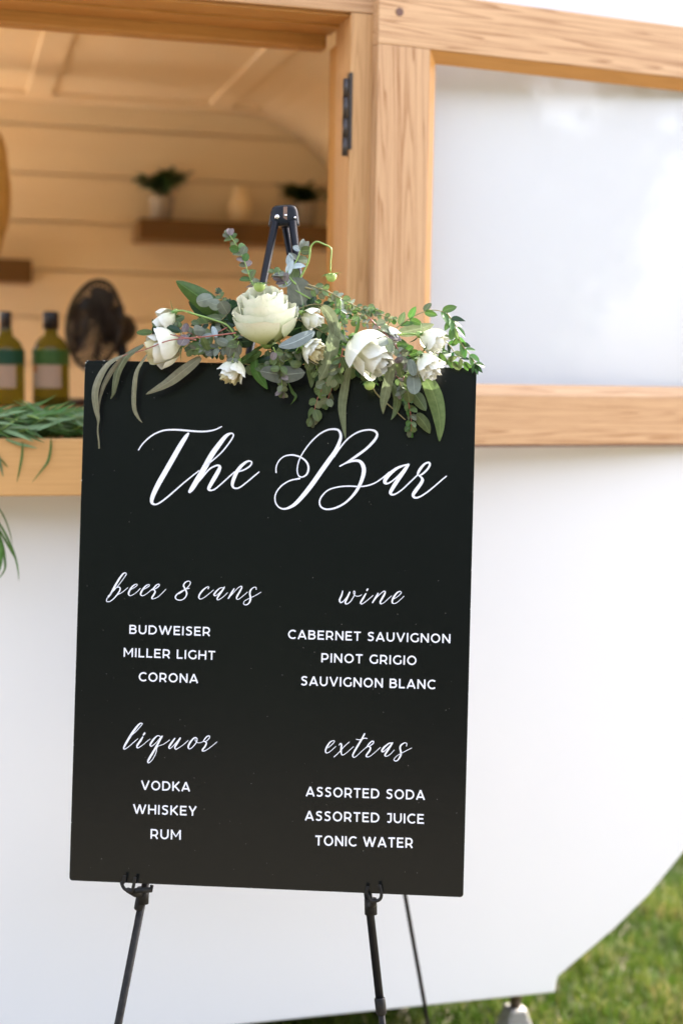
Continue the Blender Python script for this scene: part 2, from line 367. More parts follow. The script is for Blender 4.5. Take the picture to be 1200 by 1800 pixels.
# far side wall, curved skin, floor
LIGHT_GAP0, LIGHT_GAP1 = -2.35, -.84  # unseen rear opening, added to let light into the interior
slab('far_wall', [OUT, [(LIGHT_GAP0, .45), (LIGHT_GAP0, 2.26), (LIGHT_GAP1, 2.26), (LIGHT_GAP1, .45)]], DEPTH + .035, DEPTH + .07, WHITE, camper)
def skin(name, path, y0, y1, m, thick=.012):
    V = []; Fc = []
    n = len(path)
    for i, (x, z) in enumerate(path):
        a = Vector(path[max(i - 1, 0)]); b = Vector(path[min(i + 1, n - 1)]); t = (b - a).normalized(); nn = Vector((-t.y, t.x)) * thick
        V += [(x, y0, z), (x, y1, z), (x + nn.x, y1, z + nn.y), (x + nn.x, y0, z + nn.y)]
    for i in range(n - 1):
        for k in range(4):
            a = i * 4 + k; b = i * 4 + (k + 1) % 4; Fc.append((a, b, b + 4, a + 4))
    Fc += [(0, 1, 2, 3), tuple((n - 1) * 4 + k for k in (3, 2, 1, 0))]
    return mesh_obj(name, V, Fc, m, camper, smooth=False)
skin('rounded_end_skin', right + arc[1:] + [(e0[0] - .6, ROOF - .001), (UL + .5, ROOF - .001), (UL + .2, ROOF - .06), (UL + .03, ROOF - .3), OUT[0]], .036, DEPTH + .034, WHITE)
box('floor', UL + .05, br[0] - .03, .04, DEPTH + .03, .36, .415, UNDER, camper, 0)
box('floor_boards', UL + .06, br[0] - .05, .045, DEPTH + .02, .4155, .4195, OAKF, camper, 0)  # unseen pale boards, added to bounce light up inside

# head casing, uprights, sill
box('head_casing', u_open - .08, u_c, CAS, -.002, zh0, zh0 + .16, OAK_X, camper)
hb = T(580, 69.5, .10)[1]
box('head_lining', u_open, u_j, CAS + .012, -.035, zh0 - .006, zh0 - .0005, SHADED_X, camper, .001)
box('head_lining', u_open, u_j, -.028, .04, zh0 - .010, zh0 - .0005, SHADED_X, camper, .001)
box('head_stop', u_open, u_j - .006, .045, .085, zh0 - .034, zh0 - .0005, SHADED_X, camper, .004)
box('upright_casing', u_j, u_c, CAS + .001, -.002, z_sill_top + .001, zh0 - .001, OAK_U, camper)
# side lining of the opening, seen as the orange strip left of the casing
box('jamb', u_j + .001, u_j + .018, CAS + .022, .05, z_sill_top + .001, zh0 - .035, SHADED_Z, camper)
box('upright_casing', u_open - .08, u_open, CAS + .001, -.002, z_sill_top + .001, zh0 - .001, OAK_U, camper)
box('sill', u_open - .08, u_c + .02, CAS - .004, .16, z_sill_bot, z_sill_top, SILL, camper, .003)
# hinge between jamb and casing
hx, hz1 = T(611, 127, CAS); hz0 = T(608, 262, CAS)[1]
hg = box('hinge', u_j - .0015, u_j + .0045, CAS - .0015, CAS + .016, hz0, hz1, BRONZE, camper, .0008)
zm = (hz0 + hz1) / 2
for k, (a, b) in enumerate(((-.5, -.27), (-.26, -.02), (-.01, .26), (.27, .5))):
    hh = (hz1 - hz0)
    V, Fc = tube_geo([(-.0095, -.006, a * hh - .012), (-.0095, -.006, b * hh - .012)], .0056, 12)
    mesh_obj('knuckle', V, Fc, BRONZE, hg, smooth=True)
lx, lz = T(598, 62, .0)
box('latch', lx - .006, lx + .003, -.01, .01, lz - .022, lz + .03, BLACKP, camper, .002)

# hinged sash, swung open against the shell
SY = rad(22.9)
p0 = hit(660.5, 300, CM @ Vector((0, CAS - .024, 0)), NW)
sl_o = CI @ p0
SM = Matrix.Translation((sl_o.x, sl_o.y, 0)) @ Matrix.Rotation(SY - YAW, 4, 'Z')
SMW = CM @ SM; SMI = SMW.inverted(); NS = SMW.to_3x3() @ Vector((0, -1, 0))
def S(px, py, y0=0):
    p = SMI @ hit(px, py, SMW @ Vector((0, y0, 0)), NS); return p.x, p.z
sash = bpy.data.objects.new('window_sash', None); COL.objects.link(sash); sash.parent = camper; sash.matrix_local = SM
st_w = S(751, 300)[0]; z_top_in = S(752, 85)[1]; z_top_out = S(1040, 24)[1]; z_bot_in = S(838, 694.5)[1]; z_bot_out = S(838, 783)[1]
# average the rails over their visible length so the sash stays a true rectangle
z_top_in = (z_top_in + S(1200, 138)[1]) / 2; z_top_out = (z_top_out + S(1200, 48)[1]) / 2
z_bot_in = (z_bot_in + S(1200, 697)[1]) / 2; z_bot_out = (z_bot_out + S(1200, 779.5)[1]) / 2
SW = S(1200, 400)[0] + .215; TH = .030
box('stile', 0, st_w, 0, TH, z_bot_in, z_top_in - .0006, OAK_Z, sash)
box('stile', SW - st_w, SW, 0, TH, z_bot_in, z_top_in - .0006, OAK_Z, sash)
box('rail', 0, SW, 0, TH, z_top_in, z_top_out, OAK_X, sash)
box('rail', 0, SW, 0, TH, z_bot_out, z_bot_in - .0006, OAK_X, sash)
GY = .0225; CH = .021
ix0, ix1, iz0, iz1 = st_w + .0003, SW - st_w - .0003, z_bot_in - .0003, z_top_in - .0009
for (ax, az), (bx, bz), ex, ez, m_ in (((ix0, iz1), (ix1, iz1), 0, -1, SHADED_X), ((ix0, iz0), (ix1, iz0), 0, 1, OAK_X), ((ix0, iz0), (ix0, iz1), 1, 0, SHADED_Z), ((ix1, iz0), (ix1, iz1), -1, 0, SHADED_Z)):  # top and side bevels take the shaded oak, the bottom one the lit oak
    # mitred bevel: front edge flush with the frame, back edge meeting the glass
    if ex == 0: ins = [(ax + CH, az + ez * CH), (bx - CH, bz + ez * CH)]
    else: ins = [(ax + ex * CH, az + CH), (bx + ex * CH, bz - CH)]
    V = [(ax, .0004, az), (bx, .0004, bz), (ins[1][0], GY - .003, ins[1][1]), (ins[0][0], GY - .003, ins[0][1]), (ax, GY - .003, az), (bx, GY - .003, bz)]
    mesh_obj('inner_bevel', V, [(0, 1, 2, 3), (3, 2, 5, 4), (0, 4, 5, 1), (0, 3, 4), (1, 5, 2)], m_, sash)
box('glass_pane', st_w + .006, SW - st_w - .006, GY - .002, GY + .001, z_bot_in + .006, z_top_in - .006, GLASS, sash, 0)
px_, pz_ = S(702, 21)
V, Fc = tube_geo([(px_, -.0012, pz_), (px_, .004, pz_)], .0075, 16); mesh_obj('screw_plug', V, Fc, PEGW, sash)
box('drip_strip', .002, SW, .002, TH - .002, z_bot_out - .0045, z_bot_out - .0006, PEGW, sash, 0)

# interior: shiplap back wall, ceiling with battens, cove end, counter, shelves
back = mesh_obj('back_wall', [(LIGHT_GAP1, DEPTH + .03, .42), (.56, DEPTH + .03, .42), (.56, DEPTH + .03, 2.4), (LIGHT_GAP1, DEPTH + .03, 2.4)], [(0, 1, 2, 3)], mat('plank_gap_shadow', (.72, .55, .35), .8), camper)
YB = DEPTH + .018
zl = [T(60, y, YB)[1] for y in (219, 302, 387, 473)]
sp_ = (zl[0] - zl[3]) / 3
k = 0; z = zl[0] + sp_
while z > .5:
    box('plank', LIGHT_GAP1, .56, YB, DEPTH + .029, z - sp_ + .0025, z - .0025, WARM_PAINT, back, .003); z -= sp_
ZC = T(200, 186, YB)[1]
CR = .36; uc0 = T(410, 190, YB)[0]
prof = [(UL + .1, ZC), (uc0, ZC)] + [(uc0 + CR * math.sin(a), ZC - CR + CR * math.cos(a)) for a in [rad(9 * i) for i in range(1, 11)]] + [(uc0 + CR, .43)]
box('light_gap_post', LIGHT_GAP1 - .05, LIGHT_GAP1 - .001, YB - .02, DEPTH + .034, .43, 2.3, SHADED_Z, camper)  # post edging the added, unseen light opening
skin('ceiling', prof, .040, YB - .001, CEIL, .012)
def batten(x0, x1, y0, y1):
    box('ceiling_batten', x0, x1, y0, y1, ZC - .012, ZC - .0005, CEIL, camper, .003)
cz = ZC
def Cc(px, py):
    d_ = ray(px, py); p = CI @ (EYE + d_ * ((cz - EYE.z) / d_.z)); return p.x, p.y
b1 = Cc(68, 165); b2 = Cc(30, 25); b3 = Cc(425, 200)
batten(b1[0] - .33, uc0 + .05, b1[1] - .035, b1[1] + .035)
batten(b1[0] - .035, b1[0] + .035, .06, b1[1] - .036)
batten(uc0 - .10, uc0 - .03, .06, b1[1] - .036)
batten(b1[0] - 1.0, b1[0] - .93, .06, YB - .05)
cz_top = T(100, 712, .62)[1]
COUNT = cz_top - .004
box('counter', UL + .15, uc0 + CR - .02, .28, .84, COUNT - .04, COUNT, SILL, camper, .003)
box('counter_front', UL + .15, uc0 + CR - .02, .30, .32, .43, COUNT - .041, WARM_PAINT, camper, 0)
s0 = T(245, 383, YB - .15); s1 = T(245, 420, YB - .15)
SHZ = s0[1]
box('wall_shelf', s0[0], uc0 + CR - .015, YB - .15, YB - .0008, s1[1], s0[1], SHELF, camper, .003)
s2 = T(57, 456, YB - .15); s3 = T(57, 497, YB - .15)
box('wall_shelf', LIGHT_GAP1 + .01, s2[0], YB - .15, YB - .0008, s3[1], s2[1], SHELF, camper, .003)
# stabiliser jack under the near edge
jx, jz = T(915, 1752, .06)
JM = mat('galvanised_jack', (.34, .32, .30), .55, metal=.3)
setc(JM, ramp(JM, tex(JM, coords(JM), 40, 5, .7), [(.3, (.22, .19, .17)), (.7, (.42, .41, .39))]))
jack = bpy.data.objects.new('stabiliser_jack', None); COL.objects.link(jack); jack.parent = camper; jack.location = (jx, .09, 0)
hjt = jz
def jackgeo():
    zt = hjt - .035; V = []; 
    for z_, w_, d_ in ((.012, .062, .05), (zt * .5, .037, .035), (zt, .019, .022)):
        V += [(-w_, -d_, z_), (w_, -d_, z_), (w_, d_, z_), (-w_, d_, z_)]
    Fc = []
    for i in range(2):
        for k in range(4): a = i * 4 + k; b = i * 4 + (k + 1) % 4; Fc.append((a, b, b + 4, a + 4))
    Fc += [(3, 2, 1, 0), (8, 9, 10, 11)]
    return V, Fc
V, Fc = jackgeo(); jb = bev(mesh_obj('jack_body', V, Fc, JM, jack), .006, 3)
V, Fc = tube_geo([(0, 0, hjt - .038), (0, 0, hjt + .02)], .013, 14); mesh_obj('jack_screw', V, Fc, mat('brown_metal', (.10, .07, .05), .5, metal=.5), jack, smooth=True)
V, Fc = tube_geo([(0, -.0365, (hjt - .035) * .62), (0, -.0215, (hjt - .035) * .62 + .004)], .011, 14); mesh_obj('jack_hole', V, Fc, UNDER, jack)
box('jack_foot', -.075, .075, -.06, .06, 0, .012, JM, jack)

# ------------------------------------------------------------------ menu sign
SGN = Vector((-0.10897205, 2.12570072, -0.79289342 + 1.5))
rx, ry, rz = rad(-6.639), rad(.19), rad(-3.642)
SR = Matrix.Rotation(rz, 4, 'Z') @ Matrix.Rotation(rx, 4, 'X') @ Matrix.Rotation(ry, 4, 'Y')
BM = Matrix.Translation(SGN) @ SR; BI = BM.inverted(); NB = BM.to_3x3() @ Vector((0, -1, 0))
BH = .811; BW = .61
def P(px, py, d=0.0):      # world point d metres in front of the board's face plane
    return hit(px, py, BM @ Vector((0, -d, 0)), NB)
def Bl(px, py, d=0.0): return BI @ P(px, py, d)
sign = empty('menu_sign', mw=BM)
tag(sign, 'tall black menu board with white lettering standing on the easel', 'sign')
r = .005; pts = []
for cx_, cz_, a0 in ((BW / 2 - r, r, -90), (BW / 2 - r, BH - r, 0), (-BW / 2 + r, BH - r, 90), (-BW / 2 + r, r, 180)):
    for k in range(5): a = rad(a0 + k * 22.5); pts.append((cx_ + r * math.cos(a), cz_ + r * math.sin(a)))
board = slab('board', [pts], 0, .009, BOARD, sign, .0008)
rnd = random.Random(5)
CV = []; CF = []
def chip(x, z, s):
    i = len(CV); n = 7
    for k in range(n): 
        a = 6.283 * k / n; q = s * rnd.uniform(.5, 1.2)
        CV.append((max(-BW / 2 - .0002, min(BW / 2 + .0002, x + q * math.cos(a))), -.0003, max(-.0002, min(BH + .0002, z + .6 * q * math.sin(a)))))
    for k in range(n): v_ = CV[i + k]; CV.append((v_[0], .0016, v_[2]))
    CF.append(tuple(range(i, i + n))[::-1])
    for k in range(n): CF.append((i + k, i + (k + 1) % n, i + n + (k + 1) % n, i + n + k))
for x, z, s in ((-BW / 2 + .001, BH - .004, .0016), (-BW / 2, BH - .012, .0012), (-BW / 2 + .004, BH, .0016), (-BW / 2 + .03, BH + .0001, .0018), (-BW / 2 + .045, BH, .0012), (-BW / 2, BH - .188, .0015), (-BW / 2, .21, .0016), (BW / 2, .62, .0012), (BW / 2, .5, .0012), (-BW / 2, .09, .0012), (BW / 2 - .045, BH, .0018), (BW / 2 - .003, BH, .0010), (BW / 2, .44, .001), (BW / 2, .31, .0011), (-.02, 0, .0010), (.12, 0, .0010)):
    chip(x, z, s)
mesh_obj('edge_chips', CV, CF, CHIP, sign)

# ---- lettering: ribbons of varying width lying on the board
LZ = [0.0]
def ribbon(V, Fc, pts, d):
    """pts: (x, z, half width) in board coordinates"""
    n = len(pts); i0 = len(V)
    for i, (x, z, w) in enumerate(pts):
        a = pts[max(i - 1, 0)]; b = pts[min(i + 1, n - 1)]; tx, tz = b[0] - a[0], b[1] - a[1]; l = math.hypot(tx, tz) or 1e-9
        nx, nz = -tz / l * w, tx / l * w
        V += [(x + nx, -d, z + nz), (x - nx, -d, z - nz)]
    for i in range(n - 1):
        a = i0 + 2 * i; Fc.append((a, a + 1, a + 3, a + 2))
def script(name, strokes, ox, oy, sc, wmul=1.0):
    V = []; Fc = []; d = .0003
    for st in strokes:
        sp = catmull(st, 8); out = []
        for x, y, w in sp:
            p = Bl(ox + x / sc, oy + y / sc); out.append((p.x, p.z, max(w, 3) / sc / 2 * .00089 * wmul))
        # rounded ends
        def capend(q, q2):
            dx, dz = q[0] - q2[0], q[1] - q2[1]; l = math.hypot(dx, dz) or 1e-9; w = q[2]
            return [(q[0] + dx / l * w * s_, q[1] + dz / l * w * s_, w * c_) for s_, c_ in ((.45, .88), (.85, .5), (1.0, .12))]
        out = capend(out[0], out[1])[::-1] + out + capend(out[-1], out[-2])
        ribbon(V, Fc, out, d); d += .00002
    return mesh_obj(name, V, Fc, VINYL, sign)
THE = [
 [(66,245,9),(100,195,11),(150,145,12),(210,105,12),(280,80,13),(350,74,14),(430,77,15),(520,85,15),(600,89,14),(670,83,13),(720,70,11),(766,47,9)],
 [(486,106,18),(464,136,32),(420,205,40),(360,310,42),(300,415,42),(240,520,42),(200,600,38),(180,655,33),(180,690,24),(204,704,14),(240,693,12),(300,650,13),(370,590,12),(450,520,11),(530,455,10),(575,420,9)],
 [(632,380,8),(700,325,10),(770,260,11),(830,185,12),(864,130,12),(862,110,11),(842,105,15),(800,130,30),(740,205,40),(680,290,44),(620,400,46),(560,500,44),(518,568,38),(497,596,26)],
 [(515,585,12),(545,545,12),(600,480,12),(660,410,12),(710,380,13),(742,376,17),(751,395,27),(730,440,34),(695,500,34),(664,555,29),(658,576,22),(674,585,14),(710,575,11),(770,525,11),(830,470,11),(875,430,10)],
 [(912,427,10),(960,410,12),(1005,380,13),(1020,352,12),(1008,339,12),(982,342,17),(940,372,25),(900,420,30),(872,480,30),(857,530,26),(865,560,16),(886,568,13),(920,560,12),(980,515,11),(1040,465,11),(1082,430,9)]]
BAR = [
 [(89,318,9),(90,285,7),(105,250,7),(135,222,7),(175,211,9),(215,215,10),(250,230,10),(278,255,11),(290,290,12),(282,325,11),(262,344,9),(240,347,8),(225,333,7),(220,300,7),(228,255,7),(245,215,7),(270,175,8),(310,125,8),(360,80,9),(410,55,10),(455,51,12),(480,62,14),(490,95,17),(478,140,21),(455,190,25),(420,240,28),(370,310,28),(310,395,28),(250,470,25),(200,520,20),(150,544,12),(115,540,9),(90,515,8),(82,480,8),(92,440,8),(125,400,8),(170,372,8),(210,361,8)],
 [(205,362,8),(234,357,11)],
 [(448,222,8),(490,160,9),(540,105,9),(600,68,10),(660,55,10),(700,62,13),(715,85,14),(698,120,16),(650,170,15),(590,215,15),(530,255,10),(484,281,7)],
 [(484,280,7),(530,258,10),(580,246,14),(612,254,20),(631,288,25),(630,330,24),(610,390,20),(575,450,16),(520,505,12),(460,538,11),(405,548,10),(370,535,10),(358,505,9),(370,470,9),(410,430,8),(470,410,8),(540,404,8),(600,407,8),(650,402,8),(700,385,8),(750,352,8),(790,318,8)],
 [(905,270,9),(878,277,11),(840,292,16),(800,322,21),(770,356,23),(762,379,20),(775,388,12),(800,378,8),(840,345,8),(880,300,8),(908,268,9)],
 [(908,272,16),(880,312,23),(840,370,24),(807,423,22),(797,446,18),(808,457,12),(830,452,9),(870,425,8),(920,378,8),(968,332,8)],
 [(966,335,8),(970,318,15),(985,293,16),(1010,266,12),(1035,258,11),(1041,272,12),(1028,297,12),(1000,325,11),(975,340,9)],
 [(974,338,8),(990,352,12),(995,368,18),(983,392,20),(955,430,22),(938,458,19),(947,475,13),(975,472,10),(1020,445,9),(1070,405,8),(1110,370,8),(1143,343,7)]]
script('title_lettering', THE, 230, 740, 4.8)
script('title_lettering', BAR, 460, 740, 3.529)
BEER = [
 [(80,232,4),(110,205,4),(150,160,4),(185,115,4),(208,80,5),(206,69,5),(190,72,8),(165,102,11),(130,160,12),(100,215,10),(82,240,7)],
 [(105,200,4),(135,174,4),(160,168,6),(166,184,8),(150,215,8),(120,250,6),(92,269,5),(71,267,5),(75,245,5)],
 [(135,228,4),(180,205,4),(220,172,4)],
 [(232,190,4),(260,175,4),(285,156,5),(282,147,4),(262,155,7),(240,180,10),(226,210,10),(232,226,6),(250,225,4),(280,205,4),(308,178,4)],
 [(318,190,4),(345,177,4),(370,160,5),(370,150,4),(350,157,7),(327,182,10),(311,212,10),(316,227,6),(334,226,4),(362,207,4),(390,182,4)],
 [(390,190,5),(402,175,8),(420,155,7),(437,147,6),(441,157,6),(425,172,6),(400,186,4)],
 [(402,184,5),(412,200,9),(402,222,10),(389,243,9),(398,250,5),(430,238,4),(460,212,4),(487,184,4)],
 [(652,176,5),(630,182,5),(600,195,6),(567,218,8),(554,240,8),(566,256,6),(595,259,6),(622,242,7),(634,212,9),(622,180,10),(612,156,9),(626,133,7),(650,126,5),(660,139,5),(645,165,5),(612,193,5),(580,214,6)],
 [(784,180,6),(789,168,5),(777,167,5),(750,187,9),(726,217,10),(719,240,8),(729,252,5),(755,242,4),(790,215,4),(822,188,4)],
 [(895,174,5),(870,174,5),(842,197,9),(826,220,9),(836,229,5),(860,212,4),(888,182,4),(900,166,5)],
 [(898,170,8),(880,197,10),(857,230,10),(847,250,8),(856,257,5),(885,240,4),(920,208,4)],
 [(966,180,7),(950,207,10),(926,247,8)],[(926,247,4),(955,215,4),(990,177,4),(1014,162,5),(1021,171,7),(1006,200,10),(987,233,10),(985,251,6),(1000,252,4),(1035,225,4),(1060,203,4)],
 [(1122,184,5),(1120,170,5),(1102,171,5),(1082,190,9),(1077,215,10),(1082,245,11),(1075,274,9),(1055,292,6),(1035,288,5),(1038,268,4),(1070,248,4),(1110,230,4),(1155,204,4)]]
WINE = [
 [(434,112,6),(427,140,9),(413,172,10),(420,190,7),(440,180,5),(470,142,5),(482,120,6)],[(482,120,8),(467,153,11),(452,188,10),(460,200,6),(485,185,5),(510,147,5),(518,120,5),(510,112,4),(508,128,4),(522,145,4),(545,146,4),(562,138,4)],
 [(604,99,9),(599,107,9)],[(591,130,7),(572,163,11),(556,190,9),(564,200,5),(595,180,4),(640,142,4)],
 [(674,128,8),(657,158,10),(637,190,8)],[(637,190,4),(670,150,4),(705,118,5),(719,113,6),(721,126,9),(706,155,11),(690,184,10),(693,199,6),(715,190,4),(745,163,4),(765,145,4)],
 [(780,166,4),(810,147,4),(831,124,5),(822,114,5),(800,127,9),(777,160,11),(770,187,9),(781,197,5),(805,188,4),(850,148,4)]]
LIQ = [
 [(170,212,6),(230,160,6),(275,110,7),(302,76,8),(291,67,8),(265,82,15),(215,145,21),(160,230,21),(118,303,17),(107,333,12),(120,340,9),(165,310,7),(210,270,7),(255,232,6)],
 [(316,190,15),(328,172,16)],[(308,212,11),(285,250,18),(252,298,17),(246,320,12),(262,326,8),(310,295,6),(350,260,6),(385,235,6)],
 [(500,214,8),(470,198,8),(432,225,15),(394,277,17),(386,302,11),(405,308,8),(450,270,6),(505,205,7)],
 [(512,205,13),(480,260,17),(430,350,19),(377,438,19),(361,473,14),(374,484,8),(410,450,7),(445,385,7),(458,325,7),(478,306,6),(520,292,6),(560,267,6),(590,244,6)],
 [(645,228,12),(612,273,17),(584,318,15),(592,334,8),(620,315,7),(665,265,7),(700,225,9)],[(702,225,14),(672,275,17),(647,318,15),(656,342,9),(690,325,6),(740,290,6),(785,250,6)],
 [(870,218,8),(845,225,11),(807,270,17),(787,313,15),(796,337,9),(825,325,8),(865,280,9),(882,237,8),(868,220,7),(860,245,6),(880,270,6),(915,272,6),(945,258,6)],
 [(945,262,6),(957,238,11),(985,207,11),(1010,202,8),(1010,222,8),(978,255,7),(955,262,6)],[(957,258,8),(978,275,13),(965,310,15),(937,348,15),(946,362,9),(985,345,7),(1040,305,6),(1088,264,6)]]
EXT = [
 [(282,222,5),(315,195,6),(338,168,6),(328,160,6),(300,173,10),(271,215,13),(260,248,11),(269,268,7),(300,255,5),(350,210,5)],
 [(378,200,5),(390,184,9),(400,197,13),(396,240,13),(399,274,10),(413,285,6),(445,265,5),(505,212,5)],[(335,302,7),(380,260,6),(430,205,6),(468,172,6)],
 [(602,99,11),(577,148,13),(532,223,14),(500,283,12),(506,305,8),(530,296,5),(580,250,5),(620,215,5)],[(530,148,6),(565,151,7),(600,138,7),(625,141,6)],
 [(618,222,6),(638,192,10),(663,167,9),(682,166,7),(676,185,8),(648,206,6),(632,212,6)],[(636,208,7),(654,222,12),(645,250,13),(618,288,12),(626,302,7),(660,290,5),(742,218,5)],
 [(838,180,7),(815,184,10),(772,220,15),(754,250,13),(770,255,8),(810,220,6),(846,180,7)],[(848,178,10),(825,215,13),(788,272,13),(781,290,10),(798,296,6),(830,277,5),(862,243,5)],
 [(970,207,6),(972,184,6),(952,179,7),(922,200,12),(914,225,13),(922,265,14),(914,300,13),(890,334,9),(866,336,7),(862,320,6),(890,290,5),(940,262,5),(1015,224,5)]]
script('section_heading', BEER, 170, 990, 4.0, 1.12); script('section_heading', WINE, 490, 1010, 3.871, 1.12)
script('section_heading', LIQ, 200, 1260, 6.0, 1.08); script('section_heading', EXT, 520, 1270, 5.0, 1.08)
# ---- geometric capitals, unit cap height; strokes are centre lines
SW_ = .155; hw = SW_ / 2
def arcp(cx_, cy_, rx_, ry_, a0, a1, n=14): return [(cx_ + rx_ * math.cos(rad(a0 + (a1 - a0) * i / n)), cy_ + ry_ * math.sin(rad(a0 + (a1 - a0) * i / n))) for i in range(n + 1)]
def O_(w): return [arcp(w / 2, .5, w / 2 - hw, .5 - hw + .01, 0, 360, 28)]
q = hw
G = {
 'A': (.86, [[(q * .6, 0), (.43, .985)], [(.86 - q * .6, 0), (.43, .985)], [(.16, .27), (.70, .27)]]),
 'B': (.74, [[(q, 0), (q, 1)], [(q, 1 - q), (.40, 1 - q)] + arcp(.40, .735, .22, .19, 90, -90, 8)[1:] + [(q, .53)], [(.40, .53)] + arcp(.42, .30, .25, .225, 90, -90, 8) + [(q, q)]]),
 'C': (.80, [arcp(.49, .5, .49 - q, .5 - q + .01, 48, 312, 22)]),
 'D': (.84, [[(q, 0), (q, 1)], [(q, 1 - q), (.36, 1 - q)] + arcp(.36, .5, .48 - q, .5 - q, 90, -90, 16)[1:] + [(q, q)]]),
 'E': (.66, [[(q, 0), (q, 1)], [(q, 1 - q), (.64, 1 - q)], [(q, .51), (.59, .51)], [(q, q), (.66, q)]]),
 'G': (.84, [arcp(.49, .5, .49 - q, .5 - q + .01, 48, 318, 22) , [(.78, .50), (.78, .13)]]),
 'H': (.80, [[(q, 0), (q, 1)], [(.80 - q, 0), (.80 - q, 1)], [(q, .5), (.80 - q, .5)]]),
 'I': (.155, [[(q, 0), (q, 1)]]),
 'J': (.55, [[(.55 - q, 1), (.55 - q, .32)] + arcp(.29, .30, .26 - q + .01, .30 - q + .01, 0, -140, 10)[1:], [(.10, 1 - q), (.50, 1 - q)]]),
 'K': (.76, [[(q, 0), (q, 1)], [(.70, 1), (q + .02, .34)], [(.28, .50), (.74, 0)]]),
 'L': (.60, [[(q, 0), (q, 1)], [(q, q), (.60, q)]]),
 'M': (.96, [[(q, 0), (q, 1)], [(q, .96), (.48, .30), (.96 - q, .96)], [(.96 - q, 0), (.96 - q, 1)]]),
 'N': (.82, [[(q, 0), (q, 1)], [(q, .96), (.82 - q, .04)], [(.82 - q, 0), (.82 - q, 1)]]),
 'O': (.94, O_(.94)),
 'P': (.72, [[(q, 0), (q, 1)], [(q, 1 - q), (.40, 1 - q)] + arcp(.40, .635, .25, .285, 90, -90, 10)[1:] + [(q, .35)]]),
 'R': (.74, [[(q, 0), (q, 1)], [(q, 1 - q), (.40, 1 - q)] + arcp(.40, .635, .25, .285, 90, -90, 10)[1:] + [(q, .35)], [(.43, .36), (.68, 0)]]),
 'S': (.66, [catmull([(.60, .84), (.48, .91), (.33, .925), (.17, .87), (.12, .73), (.20, .60), (.36, .53), (.50, .46), (.56, .32), (.52, .16), (.36, .075), (.20, .085), (.06, .16)], 4)]),
 'T': (.68, [[(.34, 0), (.34, 1)], [(0, 1 - q), (.68, 1 - q)]]),
 'U': (.80, [[(q, 1), (q, .40)] + arcp(.40, .40, .40 - q, .40 - q + .01, 180, 360, 14)[1:] + [(.80 - q, 1)]]),
 'V': (.84, [[(q * .6, 1), (.42, .015)], [(.84 - q * .6, 1), (.42, .015)]]),
 'W': (1.28, [[(q * .6, 1), (.36, .02)], [(.36, .02), (.64, .98)], [(.64, .98), (.92, .02)], [(.92, .02), (1.28 - q * .6, 1)]]),
 'Y': (.76, [[(.38, 0), (.38, .42)], [(q * .6, 1), (.38, .40)], [(.76 - q * .6, 1), (.38, .40)]]),
}
def caps(text, l_b, r_b, l_t, thick=1.0):
    a = Bl(*l_b); b = Bl(*r_b); c = Bl(*l_t)
    ax = Vector((b.x - a.x, b.z - a.z)); H = ((c.x - a.x) ** 2 + (c.z - a.z) ** 2) ** .5
    ex = ax.normalized(); ez = Vector((-ex.y, ex.x))
    gap = .195; tot = 0
    for ch in text: tot += (.48 if ch == ' ' else G[ch][0] + gap)
    tot -= gap
    sx = ax.length / (tot * H)
    V = []; Fc = []; x = 0; d = .0003
    for ch in text:
        if ch == ' ': x += .48; continue
        w, sts = G[ch]
        for st in sts:
            pts = [((x + p[0]) * H * sx, p[1] * H) for p in st]
            ribbon(V, Fc, [(a.x + ex.x * p[0] + ez.x * p[1], a.z + ex.y * p[0] + ez.y * p[1], hw * H * thick) for p in pts], d); d += .000012
        x += w + gap
    return mesh_obj('menu_item_lettering', V, Fc, VINYL, sign)
for args in (
 ('BUDWEISER', (227.5, 1114), (369.5, 1118), (228, 1098.3)), ('MILLER LIGHT', (217.5, 1154.4), (378, 1160), (218, 1138.7)), ('CORONA', (244, 1197.3), (348, 1200.8), (244.4, 1181.4)),
 ('CABERNET SAUVIGNON', (506, 1122.8), (791, 1130.6), (506.4, 1106.9)), ('PINOT GRIGIO', (564.4, 1164), (731.5, 1169), (564.7, 1148)), ('SAUVIGNON BLANC', (528.7, 1204.7), (764.6, 1211.5), (529, 1188.3)),
 ('VODKA', (248.3, 1388.2), (334, 1391.2), (248.8, 1371.8)), ('WHISKEY', (234.3, 1430.2), (345.3, 1434), (234.8, 1413.5)), ('RUM', (264.7, 1474), (318, 1476), (265, 1457)),
 ('ASSORTED SODA', (537.6, 1399.6), (746, 1406), (538, 1382.6)), ('ASSORTED JUICE', (536, 1442), (744.6, 1448), (536.4, 1425)), ('TONIC WATER', (554, 1486), (725, 1490.4), (554.4, 1468.4))):
    caps(*args, thick=1.05)

